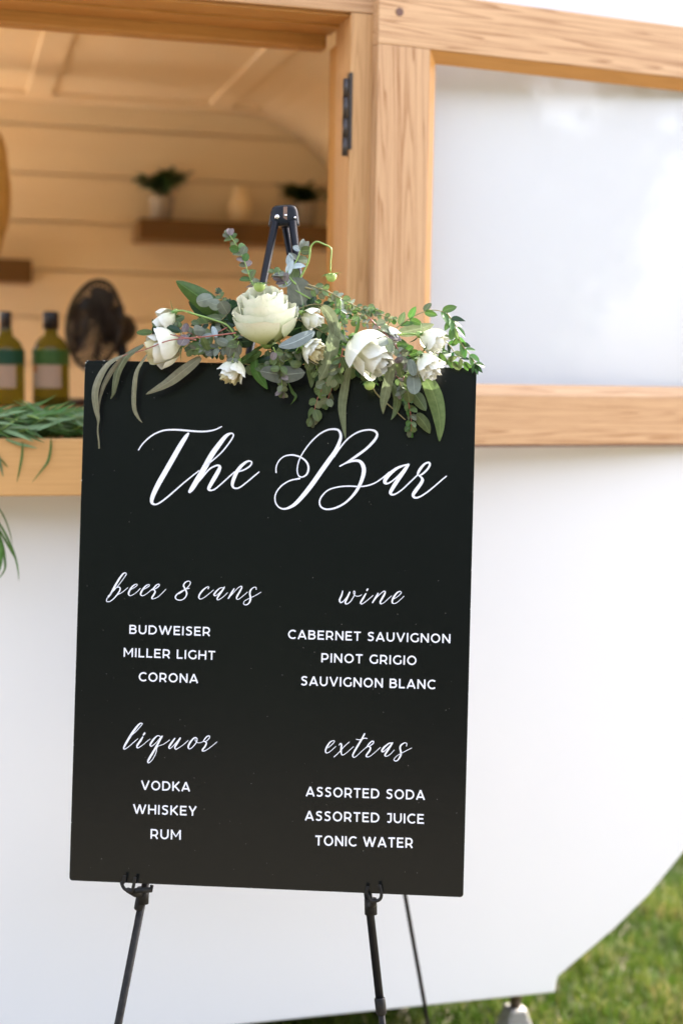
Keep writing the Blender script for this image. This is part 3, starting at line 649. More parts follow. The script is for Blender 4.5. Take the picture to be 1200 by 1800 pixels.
# ------------------------------------------------------------------ easel
DB = -.024
def line_to_ground(a, b):
    t = (0.004 - a.z) / (b.z - a.z); return a + (b - a) * t
aL = P(483.5, 390, DB); bL = P(208, 1800, DB); aR = P(514, 389, DB); bR = P(672, 1800, DB)
gL = line_to_ground(aL, bL); gR = line_to_ground(aR, bR)
top_c = (aL + aR) / 2 + Vector((0, .012, 0))
easel = empty('easel', ((gL + gR) / 2 + Vector((0, .15, 0)))[:])
easel.location.z = 0
tag(easel, 'black folding tripod easel with clip pegs holding the menu board', 'easel')
EI = Matrix.Translation(-easel.location)
def E_(p): return EI @ p
def leg(a, g, split, r1, r2, collar_at=None):
    m = a + (g - a) * split
    t = tube('leg', [E_(a), E_(m)], r1, BLACKM, easel, 16)
    V, Fc = tube_geo([E_(m), E_(g)], r2, 14); s_ = mesh_obj('lower_tube', V, Fc, BLACKP, None, smooth=True); s_.parent = t
    dv = (g - a).normalized()
    V, Fc = tube_geo([E_(g - dv * .03), E_(g)], r2 * 1.7, 14); f_ = mesh_obj('rubber_foot', V, Fc, BLACKP, None, smooth=True); f_.parent = t
    if collar_at is not None:
        c = collar_at
        V, Fc = tube_geo([E_(c - dv * .013), E_(c - dv * .011), E_(c + dv * .011), E_(c + dv * .013)], [r1 * 1.1, r1 * 1.35, r1 * 1.3, r1 * 1.1], 16)
        k = mesh_obj('collar', V, Fc, BLACKP, None, smooth=True); k.parent = t
    return t
leg(aL, gL, .995 * ((aL - bL).length / (aL - gL).length) * .82, .0062, .0062, P(247, 1585, DB))
leg(aR, gR, ((aR - P(668.5, 1768, DB)).length / (aR - gR).length), .0064, .0052, P(668.5, 1768, DB))
# rear leg runs from the head down and back, its foot under the camper's edge
aB = hit(500, 392, top_c + Vector((0, .022, 0)), Vector((0, -1, 0)))
bB = hit(752, 1800, Vector((0, 2.66, 0)), Vector((0, -1, 0)))
gB = line_to_ground(aB, bB)
leg(aB, gB, .35, .0058, .0040)
# head casting
def head():
    cen = E_(top_c)
    for s_, a, cxp in ((-1, aL, 483.5), (1, aR, 514)):
        pass
    Wd = (aR - aL).normalized(); up_ = Vector((0, .1, 1)).normalized(); fw_ = Wd.cross(up_).normalized()
    if fw_.y > 0: fw_ = -fw_
    half = (aR - aL).length / 2
    V = []; n = 20
    rings = ((-.006, half + .0108, .0135), (-.004, half + .0112, .0140), (.017, half + .0080, .0125), (.023, half + .0055, .0105), (.026, half + .0015, .007))
    for h_, w_, d_ in rings:
        for k in range(n):
            a = 6.2832 * k / n; cx2 = math.copysign(abs(math.cos(a)) ** .6, math.cos(a)); sy2 = math.copysign(abs(math.sin(a)) ** .75, math.sin(a))
            V.append(cen + Wd * (w_ * cx2) + fw_ * (d_ * sy2) + up_ * h_)
    Fc = [(i * n + k, i * n + (k + 1) % n, (i + 1) * n + (k + 1) % n, (i + 1) * n + k) for i in range(len(rings) - 1) for k in range(n)]
    Fc += [tuple(range(n))[::-1], tuple((len(rings) - 1) * n + k for k in range(n))]
    hd = mesh_obj('head_bracket', V, Fc, BLACKM, easel, smooth=True)
    for o_x, o_z, r_ in ((-half * .72, .006, .0042), (half * 1.32, .004, .002), (.0035, .008, .0026)):
        c0 = cen + Wd * o_x + up_ * o_z + fw_ * .0125
        V2, F2 = tube_geo([c0, c0 + fw_ * .0022, c0 + fw_ * .0034], [r_, r_ * .9, r_ * .4], 14); k = mesh_obj('rivet', V2, F2, STEEL, None, smooth=True); k.parent = hd
    c0 = cen + Wd * .003 + up_ * .009 + fw_ * .0122
    V2 = [c0 + Wd * sx * .0030 + up_ * sz * .013 + fw_ * sd_ for sx in (-1, 1) for sz in (-1, 1) for sd_ in (0, .0012)]
    k = mesh_obj('seam_strip', V2, [(0, 1, 3, 2), (4, 6, 7, 5), (0, 4, 5, 1), (2, 3, 7, 6), (0, 2, 6, 4), (1, 5, 7, 3)], mat('worn_bronze_strip', (.22, .13, .09), .5, metal=.3), None); k.parent = hd
head()
# pegs: forked brackets that carry the lower edge
def peg(lp, rp, base_l, base_r, foot):
    """lp/rp: pixel tips of the prongs, base: pixel ends of the bar; depth in front of the board"""
    fr = .011
    o = bpy.data.objects.new('support_peg', None); COL.objects.link(o); o.parent = easel
    def bar(pts, r_, seg=8):
        V, Fc = tube_geo([E_(p) for p in catmull_v(pts)], r_, seg); m_ = mesh_obj('peg_prong', V, Fc, BLACKP, None, smooth=True); m_.parent = o; return m_
    bar([P(*lp, fr), P(lp[0] - 2, lp[1] + 12, fr), P(base_l[0], base_l[1] - 4, fr), P(base_l[0] + 4, base_l[1] + 5, fr), P((base_l[0] + base_r[0]) / 2, (base_l[1] + base_r[1]) / 2 + 7, fr), P(base_r[0] - 3, base_r[1] + 5, fr), P(base_r[0], base_r[1] - 4, fr), P(*rp, fr)], .0026)
    mid = P((base_l[0] + base_r[0]) / 2, (base_l[1] + base_r[1]) / 2 + 6, fr); bk = P(foot[0], foot[1] - 8, DB)
    V, Fc = tube_geo([E_(mid), E_(mid + (bk - mid) * .5 + Vector((0, 0, -.003))), E_(bk)], [.0040, .0058, .0062], 12); m_ = mesh_obj('peg_arm', V, Fc, BLACKP, None, smooth=True); m_.parent = o
    V, Fc = tube_geo([E_(P(foot[0], foot[1] - 18, DB)), E_(P(foot[0] - (1.4 if foot[0] < 400 else -.6), foot[1] + 10, DB))], .0098, 14); m_ = mesh_obj('peg_socket', V, Fc, BLACKP, None, smooth=True); m_.parent = o
def catmull_v(P_): return [Vector(q) for q in catmull([tuple(p) for p in P_], 5)]
peg((219.5, 1539), (238, 1542), (214, 1556), (235, 1561), (252, 1578))
peg((646, 1558), (666.5, 1555), (646.5, 1578), (670, 1576), (651, 1597))
o = bpy.data.objects[[x.name for x in bpy.data.objects if x.name.startswith('support_peg')][0]]
# the left bracket's cross bar reaches right beside its socket
a_, b_ = P(236, 1566, .009), P(266, 1563, -.012)
V, Fc = tube_geo([E_(a_), E_(b_ + Vector((0, 0, -.001))), E_(b_ + Vector((.001, 0, .006)))], [.0042, .0042, .003], 10); m_ = mesh_obj('peg_bar', V, Fc, BLACKP, None, smooth=True); m_.parent = o

# ------------------------------------------------------------------ foliage kit
def leaf_mesh(name, length, width, m, shape='oval', fold=.25, curl=.15, nl=8, nw=4, wave=0):
    V = []; Fc = []; UV = []
    for i in range(nl + 1):
        t = i / nl
        if shape == 'oval': w = math.sin(math.pi * min(1, t ** .85)) ** .62
        elif shape == 'round': w = max(0, 1 - (2 * t - 1) ** 2) ** .5
        elif shape == 'lance': w = math.sin(math.pi * t ** .7) ** .9
        else: w = math.sin(math.pi * t ** .8) ** .75 * (1 - .15 * t)
        w = max(w, .02) * width / 2
        zc = -curl * length * t * t
        for k in range(nw + 1):
            s_ = -1 + 2 * k / nw
            V.append((s_ * w, length * t, zc + abs(s_) * w * fold + wave * width * math.sin(t * 9 + s_ * 2)))
            UV.append((k / nw, t))
    for i in range(nl):
        for k in range(nw):
            a = i * (nw + 1) + k; Fc.append((a, a + 1, a + nw + 2, a + nw + 1))
    me = bpy.data.meshes.new(name); me.from_pydata(V, [], Fc); me.materials.append(m)
    uvl = me.uv_layers.new(name='UVMap')
    for lp in me.loops: uvl.data[lp.index].uv = UV[lp.vertex_index]
    me.polygons.foreach_set('use_smooth', [True] * len(me.polygons)); me.update(); return me
def aim(p, d, n, s=1.0):
    """matrix placing a leaf: base at p, axis along d, face normal near n"""
    d = d.normalized(); n = (n - d * n.dot(d))
    if n.length < 1e-4: n = Vector((0.3, -1, .2)) - d * Vector((0.3, -1, .2)).dot(d)
    n.normalize(); x = d.cross(n)
    M = Matrix((( x.x, d.x, n.x, p.x), (x.y, d.y, n.y, p.y), (x.z, d.z, n.z, p.z), (0, 0, 0, 1)))
    return M @ Matrix.Scale(s, 4)
def path_leaf(name, pts, wid, m, parent, toimg=None, twist=0, n=5, fold=.25, prof=None, inv=None):
    """leaf following world points; width in metres"""
    sp = catmull([tuple(p) for p in pts], n); sp = [Vector(p) for p in sp]; N_ = len(sp)
    V = []; Fc = []; UV = []
    view = NB
    for i, p in enumerate(sp):
        t = i / (N_ - 1); tg = (sp[min(i + 1, N_ - 1)] - sp[max(i - 1, 0)]).normalized()
        side = tg.cross(view).normalized(); nn = side.cross(tg).normalized()
        a = twist * (t - .5); sd_ = side * math.cos(a) + nn * math.sin(a); n2 = nn * math.cos(a) - side * math.sin(a)
        w = (math.sin(math.pi * (0.04 + .96 * t) ** .75) ** .8 if prof is None else prof(t)) * wid / 2; w = max(w, wid * .03)
        for k in range(5):
            s_ = -1 + .5 * k; V.append(p + sd_ * (s_ * w) - n2 * (abs(s_) * w * fold)); UV.append((k / 4, t))
    for i in range(N_ - 1):
        for k in range(4): a = i * 5 + k; Fc.append((a, a + 1, a + 6, a + 5))
    if inv is not None: V = [inv @ v_ for v_ in V]
    me = bpy.data.meshes.new(name); me.from_pydata([tuple(v_) for v_ in V], [], Fc); me.materials.append(m)
    uvl = me.uv_layers.new(name='UVMap')
    for lp in me.loops: uvl.data[lp.index].uv = UV[lp.vertex_index]
    me.polygons.foreach_set('use_smooth', [True] * len(me.polygons)); me.update()
    return link(name, me, parent)
PX = .00091      # metres per photo pixel at the board

# ------------------------------------------------------------------ floral swag
FO = P(500, 640, .03)
swag = empty('floral_swag', FO[:])
tag(swag, 'white rose and eucalyptus arrangement draped over the top edge of the menu board', 'flowers')
FI = Matrix.Translation(-FO)
rf = random.Random(11)
def petal_mesh(m, R, H, w, curl, seed, bud=0.0, nu=12, nv=10, wave=1.0):
    rr = random.Random(seed); V = []; Fc = []; UV = []; ph = rr.uniform(0, 6)
    for j in range(nv + 1):
        t = j / nv
        for i in range(nu + 1):
            s_ = -1 + 2 * i / nu
            ang = s_ * w * (.30 + .70 * math.sin(min(1, t * 1.3) * math.pi / 2))
            tt = t * (1 - .05 * s_ ** 4 * t) ; skew = 1 + .09 * s_ * t
            r_ = R * (math.sin(min(1, tt * 1.25) * math.pi / 2) ** .75) * (1 - bud * max(0, tt - .5) ** 1.2)
            r_ += curl * R * max(0, tt - .62) ** 1.8 * 3.0 * (1 + .25 * math.sin(s_ * 3 + ph))
            r_ += wave * (R * .05 * math.sin(s_ * 6 + ph) * tt ** 3 + R * .02 * math.sin(s_ * 15 + ph * 2) * tt ** 5)
            r_ *= skew; z_ = H * (tt - .08 * s_ ** 4 * tt) - curl * H * max(0, tt - .8) ** 2 * 3.2 + wave * H * (.025 * math.sin(s_ * 5 + ph) + .018 * math.sin(s_ * 12 + ph * 3)) * tt ** 4
            V.append((r_ * math.cos(ang), r_ * math.sin(ang), z_)); UV.append((i / nu, t))
    for j in range(nv):
        for i in range(nu): a = j * (nu + 1) + i; Fc.append((a, a + 1, a + nu + 2, a + nu + 1))
    me = bpy.data.meshes.new('petal'); me.from_pydata(V, [], Fc); me.materials.append(m)
    uvl = me.uv_layers.new(name='UVMap')
    for lp in me.loops: uvl.data[lp.index].uv = UV[lp.vertex_index]
    me.polygons.foreach_set('use_smooth', [True] * len(me.polygons)); me.update(); return me
CALYX = leaf_mesh('sepal', 1, .3, GREEN, 'lance', .3, .3, 6, 2)
def rose(name, c, axis, R, H, n_out, m_out, m_in, bud=.3, curl=.5, seed=0, sepals=True, wave=1.0, wrap=1.25, core=9, drop=.5):
    """c is the flower's base point; R its radius, H its height"""
    base = bpy.data.objects.new(name, None); COL.objects.link(base); base.parent = swag
    q_ = axis.normalized().to_track_quat('Z', 'Y'); base.matrix_local = Matrix.Translation(c - FO) @ q_.to_matrix().to_4x4()
    rr = random.Random(seed); k = 0
    total = n_out + core
    for k in range(total):
        f = k / (total - 1)                            # 0 heart, 1 outermost
        Rk = R * (.16 + .84 * f ** .8); Hk = H * (1.0 - .10 * abs(f - .35)) * (1 if f < .5 else 1 - drop * (f - .5)) * rr.uniform(.96, 1.03)
        me = petal_mesh(m_out if f > .55 else m_in, Rk, Hk, wrap * (1.15 - .25 * f) + rr.uniform(-.05, .1), curl * f ** 2 * rr.uniform(.5, 1.4), seed * 50 + k, bud * (1 - f * .75), wave=wave)
        o = link('petal', me, base)
        o.rotation_euler = (rr.uniform(-.05, .05), rr.uniform(-.05, .05) + .05 * f, k * 2.39996 + rr.uniform(-.2, .2))
    if sepals:
        for j in range(5):
            a = j * 1.2566 + .3; dvec = Vector((math.cos(a), math.sin(a), -.1 if j % 2 else .9))
            o = link('sepal', CALYX, base, aim(Vector((math.cos(a) * R * .15, math.sin(a) * R * .15, .0)), dvec, Vector((-math.cos(a), -math.sin(a), 1)), R * rr.uniform(.8, 1.1)))
    V, Fc = lathe_geo([(0, -.006), (R * .18, -.004), (R * .26, .001), (R * .2, .006)], 12); o = mesh_obj('rose_hip', V, Fc, STEMG, None, smooth=True); o.parent = base
    return base
def rose_px(name, bx, by, d, tx, ty, fwd, R, Hs, **kw):
    """bx,by base pixel; tx,ty pixel the mouth points to; fwd tilt toward the viewer"""
    b = P(bx, by, d); t = P(tx, ty, d); ax = (t - b).normalized() + NB * fwd
    return rose(name, b, ax, R, Hs, **kw)
rose_px('rose', 472, 606, .020, 463, 500, .50, .0485, .087, n_out=6, m_out=PET_G, m_in=PET_G, bud=.36, curl=.30, seed=4, wave=1.15, wrap=1.35, core=11, drop=.75)
rose_px('rose', 619, 594, .034, 664, 636, .42, .038, .078, n_out=4, m_out=PET_W, m_in=PET_W, bud=.62, curl=.22, seed=9, wave=.4, wrap=1.25, core=6)
rose_px('rose', 322, 602, .030, 262, 622, .30, .030, .062, n_out=4, m_out=PET_W, m_in=PET_Y, bud=.60, curl=.22, seed=12, wave=.4, wrap=1.25, core=5)
rose_px('rosebud', 308, 548, .035, 280, 572, .15, .0175, .038, n_out=3, m_out=PET_W, m_in=PET_W, bud=.75, curl=.1, seed=15, wave=.3, wrap=1.3, core=4)
rose_px('spray_rose', 418, 632, .045, 402, 668, .15, .0205, .038, n_out=5, m_out=PET_W, m_in=PET_Y, bud=.3, curl=.4, seed=17, wave=1.6, wrap=.9)
rose_px('spray_rose', 530, 550, .030, 562, 566, .2, .0165, .036, n_out=3, m_out=PET_W, m_in=PET_W, bud=.5, curl=.2, seed=21, wrap=1.2, core=5)
rose_px('spray_rose', 533, 610, .045, 562, 624, .35, .0205, .034, n_out=6, m_out=PET_W, m_in=PET_Y, bud=.2, curl=.4, seed=23, wave=1.6, wrap=.9)
rose_px('spray_rose', 736, 588, .038, 777, 606, .12, .0200, .043, n_out=4, m_out=PET_W, m_in=PET_W, bud=.3, curl=.35, seed=27, wave=1.5, wrap=1.1, core=7)
rose_px('spray_rose', 738, 622, .048, 760, 655, .2, .0215, .043, n_out=4, m_out=PET_W, m_in=PET_W, bud=.3, curl=.4, seed=31, wave=1.5, wrap=1.1, core=7)
rose_px('spray_rose', 678, 574, .030, 694, 596, .25, .0125, .032, n_out=3, m_out=PET_W, m_in=PET_W, bud=.4, curl=.4, seed=33, wrap=1.1, core=5)

def fleaf(pts, wpx, m, name='willow_leaf', d=.02, d1=None, twist=0, fold=.25, prof=None):
    n = len(pts); d1 = d if d1 is None else d1
    W_ = [P(p[0], p[1], d + (d1 - d) * i / (n - 1)) for i, p in enumerate(pts)]
    return path_leaf(name, W_, wpx * PX, m, swag, twist=twist, fold=fold, prof=prof, inv=FI)
def fstem(pts, r, m, d=.02, d1=None, name='stem'):
    n = len(pts); d1 = d if d1 is None else d1
    W_ = [P(p[0], p[1], d + (d1 - d) * i / (n - 1)) - FO for i, p in enumerate(pts)]
    sp = [Vector(q_) for q_ in catmull([tuple(p) for p in W_], 4)]
    N_ = len(sp); return tube(name, sp, [r * (1 - .45 * i / N_) for i in range(N_)], m, swag, 7)
ov = lambda t: max(0, math.sin(math.pi * t)) ** .55
fleaf([(253,606),(227,622),(215.6,636),(207,653.7),(202.6,674),(199.7,691),(194.7,701.4)], 13, SAGE, d=.035, d1=.012, twist=.8)
fleaf([(220.5,623.3),(193,637),(175.7,661),(167,688.7),(168.8,716),(173,737),(172,757.6),(174,775),(174.7,788.6)], 11, OLIVE, d=.028, d1=.008, twist=1.0, prof=lambda t: math.sin(math.pi * min(1, t * 1.45) ** .9) ** .8 + .15 if t < .66 else .25)
fleaf([(214,629),(201,646),(190,663),(180,684),(175,706),(174,730)], 8, OLIVE, d=.03, d1=.010, twist=-.9)
fleaf([(258.4,623),(241,651),(236,682),(236,716),(243,733.5),(250.5,743)], 8.5, OLIVE, d=.03, d1=.008, twist=1.2)
fleaf([(353,628),(322,652),(293,674),(257,693)], 19, OLIVE, d=.035, d1=.03, twist=.4, fold=.15)
fleaf([(590,566),(584,605),(574,643),(561,669)], 24, SAGE, d=.06, d1=.035, twist=.5, prof=lambda t: .75 + .25 * math.sin(math.pi * t) if t < .8 else max(.08, .9 * (1 - t) / .2))
fleaf([(566,538),(581,556),(590,580),(610,603)], 20, SAGE, d=.07, d1=.05, twist=.9)
fleaf([(614,640),(606,680),(601,713),(603,743),(607,771)], 15, SAGE, d=.03, d1=.006, twist=-.6)
fleaf([(688,636),(681,673),(674,707),(673,728)], 20, SAGE, d=.05, d1=.02, twist=.4, prof=lambda t: .85 if t < .55 else max(.06, .85 * (1 - t) / .45))
fleaf([(688,672),(698,697),(695,720),(687,738)], 14, DUST, d=.025, d1=.015, twist=-1.2)
fleaf([(740,656),(757,682),(768,713),(773,747),(772,776)], 27, DUST, d=.045, d1=.012, twist=.5, fold=.35)
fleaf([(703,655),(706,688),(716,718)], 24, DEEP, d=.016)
fleaf([(731,728),(746,745),(755,762)], 19, DUST, d=.02, d1=.01)
fleaf([(727,690),(738,706),(748,722)], 21, DUST, d=.03)
fleaf([(449,632),(452,655),(470,684)], 21, GREEN, d=.03, d1=.02, fold=.5)
fleaf([(541,640),(547,662),(547,682)], 13, DUST, d=.022)
fleaf([(505,670),(513,688),(520,698),(510,712)], 6, GREEN, d=.015, twist=2.5)
fleaf([(387,552),(352,523),(310,494)], 36, GREEN, 'broad_leaf', d=.012, d1=.03, fold=.45)
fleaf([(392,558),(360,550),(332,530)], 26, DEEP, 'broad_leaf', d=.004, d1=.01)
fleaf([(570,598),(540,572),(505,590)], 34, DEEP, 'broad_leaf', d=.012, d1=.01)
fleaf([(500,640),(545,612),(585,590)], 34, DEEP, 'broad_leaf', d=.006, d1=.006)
fleaf([(528,566),(531,528),(516,488)], 50, SILVER, 'dollar_leaf', d=.006, d1=.012, prof=ov, fold=.08)
fleaf([(490,609),(518,601),(553,583)], 21, PALEBLUE, 'dollar_leaf', d=.075, d1=.07, prof=lambda t: max(.05, math.sin(math.pi * t ** 1.25)) ** .6, fold=.1)
fleaf([(457,652),(495,658),(536,655)], 30, SILVER, 'dollar_leaf', d=.055, d1=.045, prof=ov, fold=.08)
fleaf([(700,585),(735,578),(762,570)], 20, SAGE, 'broad_leaf', d=.014)
# silver dollar leaves with their own spots
for (x, y, w, h, ang, m_, d_) in (
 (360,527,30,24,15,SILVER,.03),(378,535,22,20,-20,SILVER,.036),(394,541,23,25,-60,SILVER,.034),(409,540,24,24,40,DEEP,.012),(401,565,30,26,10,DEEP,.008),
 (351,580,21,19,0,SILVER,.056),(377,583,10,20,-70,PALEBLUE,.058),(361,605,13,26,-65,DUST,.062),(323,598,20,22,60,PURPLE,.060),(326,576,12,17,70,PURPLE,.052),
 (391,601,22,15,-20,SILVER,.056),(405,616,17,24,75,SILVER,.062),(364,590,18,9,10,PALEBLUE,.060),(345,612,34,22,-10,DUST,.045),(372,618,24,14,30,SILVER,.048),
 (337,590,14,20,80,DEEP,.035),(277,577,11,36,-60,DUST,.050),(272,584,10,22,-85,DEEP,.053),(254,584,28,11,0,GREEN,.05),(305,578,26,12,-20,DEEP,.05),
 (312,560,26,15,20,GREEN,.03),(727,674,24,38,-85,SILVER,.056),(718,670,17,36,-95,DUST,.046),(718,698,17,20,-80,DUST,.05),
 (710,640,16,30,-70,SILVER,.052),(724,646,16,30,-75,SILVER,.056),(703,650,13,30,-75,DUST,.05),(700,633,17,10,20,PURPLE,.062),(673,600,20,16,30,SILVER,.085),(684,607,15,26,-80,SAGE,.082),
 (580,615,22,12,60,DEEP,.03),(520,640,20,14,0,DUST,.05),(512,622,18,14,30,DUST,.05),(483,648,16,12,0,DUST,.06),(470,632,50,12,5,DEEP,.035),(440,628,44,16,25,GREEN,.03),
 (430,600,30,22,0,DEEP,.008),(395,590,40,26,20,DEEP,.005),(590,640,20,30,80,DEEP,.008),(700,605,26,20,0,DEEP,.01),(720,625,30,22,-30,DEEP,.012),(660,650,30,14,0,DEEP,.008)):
    a = rad(ang); hx2, hy2 = math.cos(a) * w / 2 if abs(math.cos(a)) > .5 else math.cos(a) * h / 2, math.sin(a) * (h / 2 if abs(math.sin(a)) > .5 else w / 2)
    Ln = max(w, h); Wn = min(w, h); hx2 = math.cos(a) * Ln / 2; hy2 = math.sin(a) * Ln / 2
    t_ = rf.uniform(-.012, .012)
    fleaf([(x + hx2, y - hy2), (x, y), (x - hx2, y + hy2)], Wn, m_, 'eucalyptus_leaf', d=d_ + t_, d1=d_ - t_, prof=ov, fold=rf.uniform(.05, .3), twist=rf.uniform(-.5, .5))

LM = {}
def lm(key, m, shape, w):
    k = (key, m.name)
    if k not in LM: LM[k] = leaf_mesh(key, 1, w, m, shape, .28, .18, 6, 4)
    return LM[k]
def branch(pts, d, d1, mats, lpx, step, shape='oval', asp=.55, stem=STEMB, r=.0011, seed=1, spread=.9, start=.1, lname='eucalyptus_leaf', opp=True, taper=.4):
    """a twig: curved stem with leaf pairs as its sub-parts"""
    rr = random.Random(seed); n = len(pts)
    W_ = [P(p[0], p[1], d + (d1 - d) * i / (n - 1)) - FO for i, p in enumerate(pts)]
    sp = [Vector(q_) for q_ in catmull([tuple(p) for p in W_], 10)]
    N_ = len(sp); st = tube('twig', sp[::2] + ([sp[-1]] if (N_ - 1) % 2 else []), [r * (1 - .5 * i / N_) for i in range(0, N_ + 1, 2)][:len(sp[::2] + ([sp[-1]] if (N_ - 1) % 2 else []))], stem, swag, 6)
    cum = [0]
    for i in range(1, N_): cum.append(cum[-1] + (sp[i] - sp[i - 1]).length)
    Ltot = cum[-1]; s_ = Ltot * start; k = 0
    while s_ < Ltot:
        i = max(1, min(N_ - 1, next((j for j in range(N_) if cum[j] >= s_), N_ - 1)))
        p = sp[i]; tg = (sp[i] - sp[i - 1]).normalized(); side = tg.cross(NB).normalized()
        f = s_ / Ltot; L_ = lpx * PX * (1 - taper * f) * rr.uniform(.75, 1.15)
        for sg_ in ((1, -1) if opp else ((1,) if k % 2 else (-1,))):
            dvec = tg * rr.uniform(.35, 1.0) + side * sg_ * rr.uniform(.6, 1.1) * spread + NB * rr.uniform(-.45, .55)
            nn = NB + side * rr.uniform(-.9, .9) + tg * rr.uniform(-.8, .8) + Vector((0, 0, .4))
            me = lm(lname, rr.choice(mats), shape, asp)
            link(lname, me, st, aim(p, dvec, nn, L_))
        s_ += step * PX * rr.uniform(.75, 1.25); k += 1
    for dv in (tg, tg + side * .5):
        link(lname, lm(lname, rr.choice(mats), shape, asp), st, aim(sp[-1], dv, NB + side * .5, lpx * PX * (1 - taper)))
    return st
SM_ = [DUST, SILVER, SAGE]
branch([(452,515),(440,490),(430,460),(418,435),(404,414)], .025, .01, [DUST, GREEN, SAGE, PURPLE], 19, 11, 'round', .8, STEMG, seed=2, taper=.25)
branch([(536,505),(565,515),(600,533),(622,548),(636,556)], .012, .008, SM_, 17, 13, 'oval', .55, STEMB, .0016, seed=3)
branch([(540,500),(575,512),(605,528),(640,545),(660,548)], .02, .02, SM_, 17, 13, 'oval', .5, STEMB, .0013, seed=4)
branch([(560,540),(590,545),(625,545),(655,546)], .015, .02, [DUST, SAGE, GREEN], 14, 9, 'oval', .6, STEMB, seed=5)
branch([(585,560),(605,560),(640,568),(672,572)], .028, .02, [DUST, SILVER], 14, 9, 'oval', .55, STEMB, seed=6)
branch([(598,525),(600,565),(606,590),(600,615)], .04, .045, [DUST, GREEN, SILVER], 14, 9, 'oval', .6, STEMG, seed=7)
branch([(690,582),(712,565),(735,552),(760,545),(785,552),(795,575)], .02, .03, [GREEN, DUST], 30, 26, 'oval', .5, STEMB, seed=8, spread=.7, taper=.25, lname='ruscus_leaf')
branch([(785,550),(800,572),(808,600),(826,625),(836,640)], .03, .02, [GREEN, DEEP], 27, 14, 'lance', .42, STEMB, seed=9, spread=.5, taper=.3, lname='ruscus_leaf')
branch([(762,590),(785,602),(800,622),(815,636)], .02, .015, [GREEN, DEEP, DUST], 28, 15, 'oval', .5, STEMB, seed=10, spread=.7, lname='ruscus_leaf')
branch([(752,612),(775,625),(795,636)], .012, .012, [GREEN, DUST], 30, 16, 'oval', .5, STEMB, seed=11, spread=.6, lname='ruscus_leaf')
branch([(602,612),(596,645),(575,670),(558,700),(550,735)], .055, .012, [DUST, SAGE], 24, 17, 'oval', .6, STEMR, seed=12, spread=.6, taper=.25)
branch([(602,618),(592,650),(585,675),(575,705)], .05, .02, [DUST, SAGE], 22, 16, 'oval', .6, STEMR, seed=13, spread=.7, taper=.25)
branch([(480,610),(488,630),(494,655),(496,688)], .07, .045, [DUST, SAGE, PURPLE], 19, 9, 'oval', .6, STEMG, seed=14, spread=.7, taper=.35)
branch([(708,660),(716,700),(722,735),(722,758)], .04, .015, [GREEN, DUST, SAGE], 18, 9, 'lance', .4, STEMR, seed=15, spread=.6, taper=.3)
branch([(400,575),(370,590),(345,590),(315,575)], .045, .045, [DUST, SILVER, SAGE], 20, 11, 'oval', .65, STEMR, seed=16, spread=.9)
branch([(420,590),(390,610),(360,612),(335,615)], .05, .045, SM_, 19, 10, 'oval', .65, STEMG, seed=17)
branch([(405,545),(385,565),(350,570)], .02, .03, [DEEP, DUST], 24, 12, 'oval', .6, STEMB, seed=18)
branch([(530,600),(515,625),(500,635),(475,640)], .045, .05, [DUST, DEEP, SAGE], 17, 9, 'oval', .65, STEMG, seed=19)
branch([(545,625),(556,645),(560,662)], .045, .03, [DUST, DEEP], 20, 10, 'oval', .6, STEMG, seed=20)
branch([(650,560),(680,590),(700,615),(712,640)], .04, .05, [SILVER, SAGE, PURPLE], 22, 13, 'oval', .6, STEMR, seed=21)
branch([(420,600),(412,620),(408,640)], .06, .06, [SILVER, DUST], 18, 10, 'oval', .7, STEMG, seed=22)
branch([(520,500),(505,480),(520,460),(528,440)], .012, .004, [PALEBLUE, SILVER, DUST], 25, 16, 'oval', .55, STEMG, .0016, seed=23, spread=1.1, taper=.1)
branch([(505,500),(495,488),(480,480)], .012, .004, [PURPLE, DUST], 18, 11, 'round', .8, STEMG, seed=24)
branch([(520,560),(560,580),(590,600)], .015, .012, [DEEP, DUST], 26, 11, 'oval', .6, STEMB, seed=25)
branch([(610,640),(640,655),(668,660)], .012, .012, [DEEP, DUST], 22, 11, 'oval', .55, STEMB, seed=26)
branch([(430,560),(400,540),(385,515)], .01, .01, [DUST, DEEP], 17, 10, 'oval', .6, STEMB, seed=27)
branch([(560,600),(575,628),(585,640)], .03, .03, [DEEP, DUST, SAGE], 20, 9, 'oval', .6, STEMB, seed=28)
branch([(430,640),(455,640),(480,628)], .02, .03, [DEEP, DUST], 22, 10, 'oval', .6, STEMB, seed=29)
branch([(330,600),(355,612),(385,622),(410,622)], .03, .035, [DEEP, DUST, GREEN], 20, 9, 'oval', .6, STEMB, seed=40)
branch([(380,560),(400,580),(420,600)], .02, .03, [DEEP, DUST, SILVER], 20, 8, 'oval', .62, STEMB, seed=41)
branch([(520,545),(550,535),(585,540),(610,552)], .010, .014, [DEEP, DUST, GREEN], 18, 9, 'oval', .55, STEMB, seed=42)
branch([(590,575),(600,600),(598,630),(590,655)], .02, .02, [DEEP, GREEN, DUST], 18, 8, 'oval', .6, STEMR, seed=43)
branch([(690,600),(710,618),(735,640),(748,660)], .02, .02, [DEEP, DUST, GREEN], 22, 9, 'oval', .55, STEMR, seed=44)
branch([(470,615),(500,620),(530,630)], .03, .03, [DEEP, DUST], 20, 8, 'oval', .6, STEMB, seed=45)
branch([(640,540),(665,552),(690,562)], .012, .016, [DUST, GREEN, SAGE], 14, 9, 'oval', .5, STEMB, seed=46)
branch([(660,640),(680,650),(700,665),(705,690)], .03, .03, [DUST, SILVER, PURPLE], 20, 11, 'oval', .6, STEMR, seed=47)
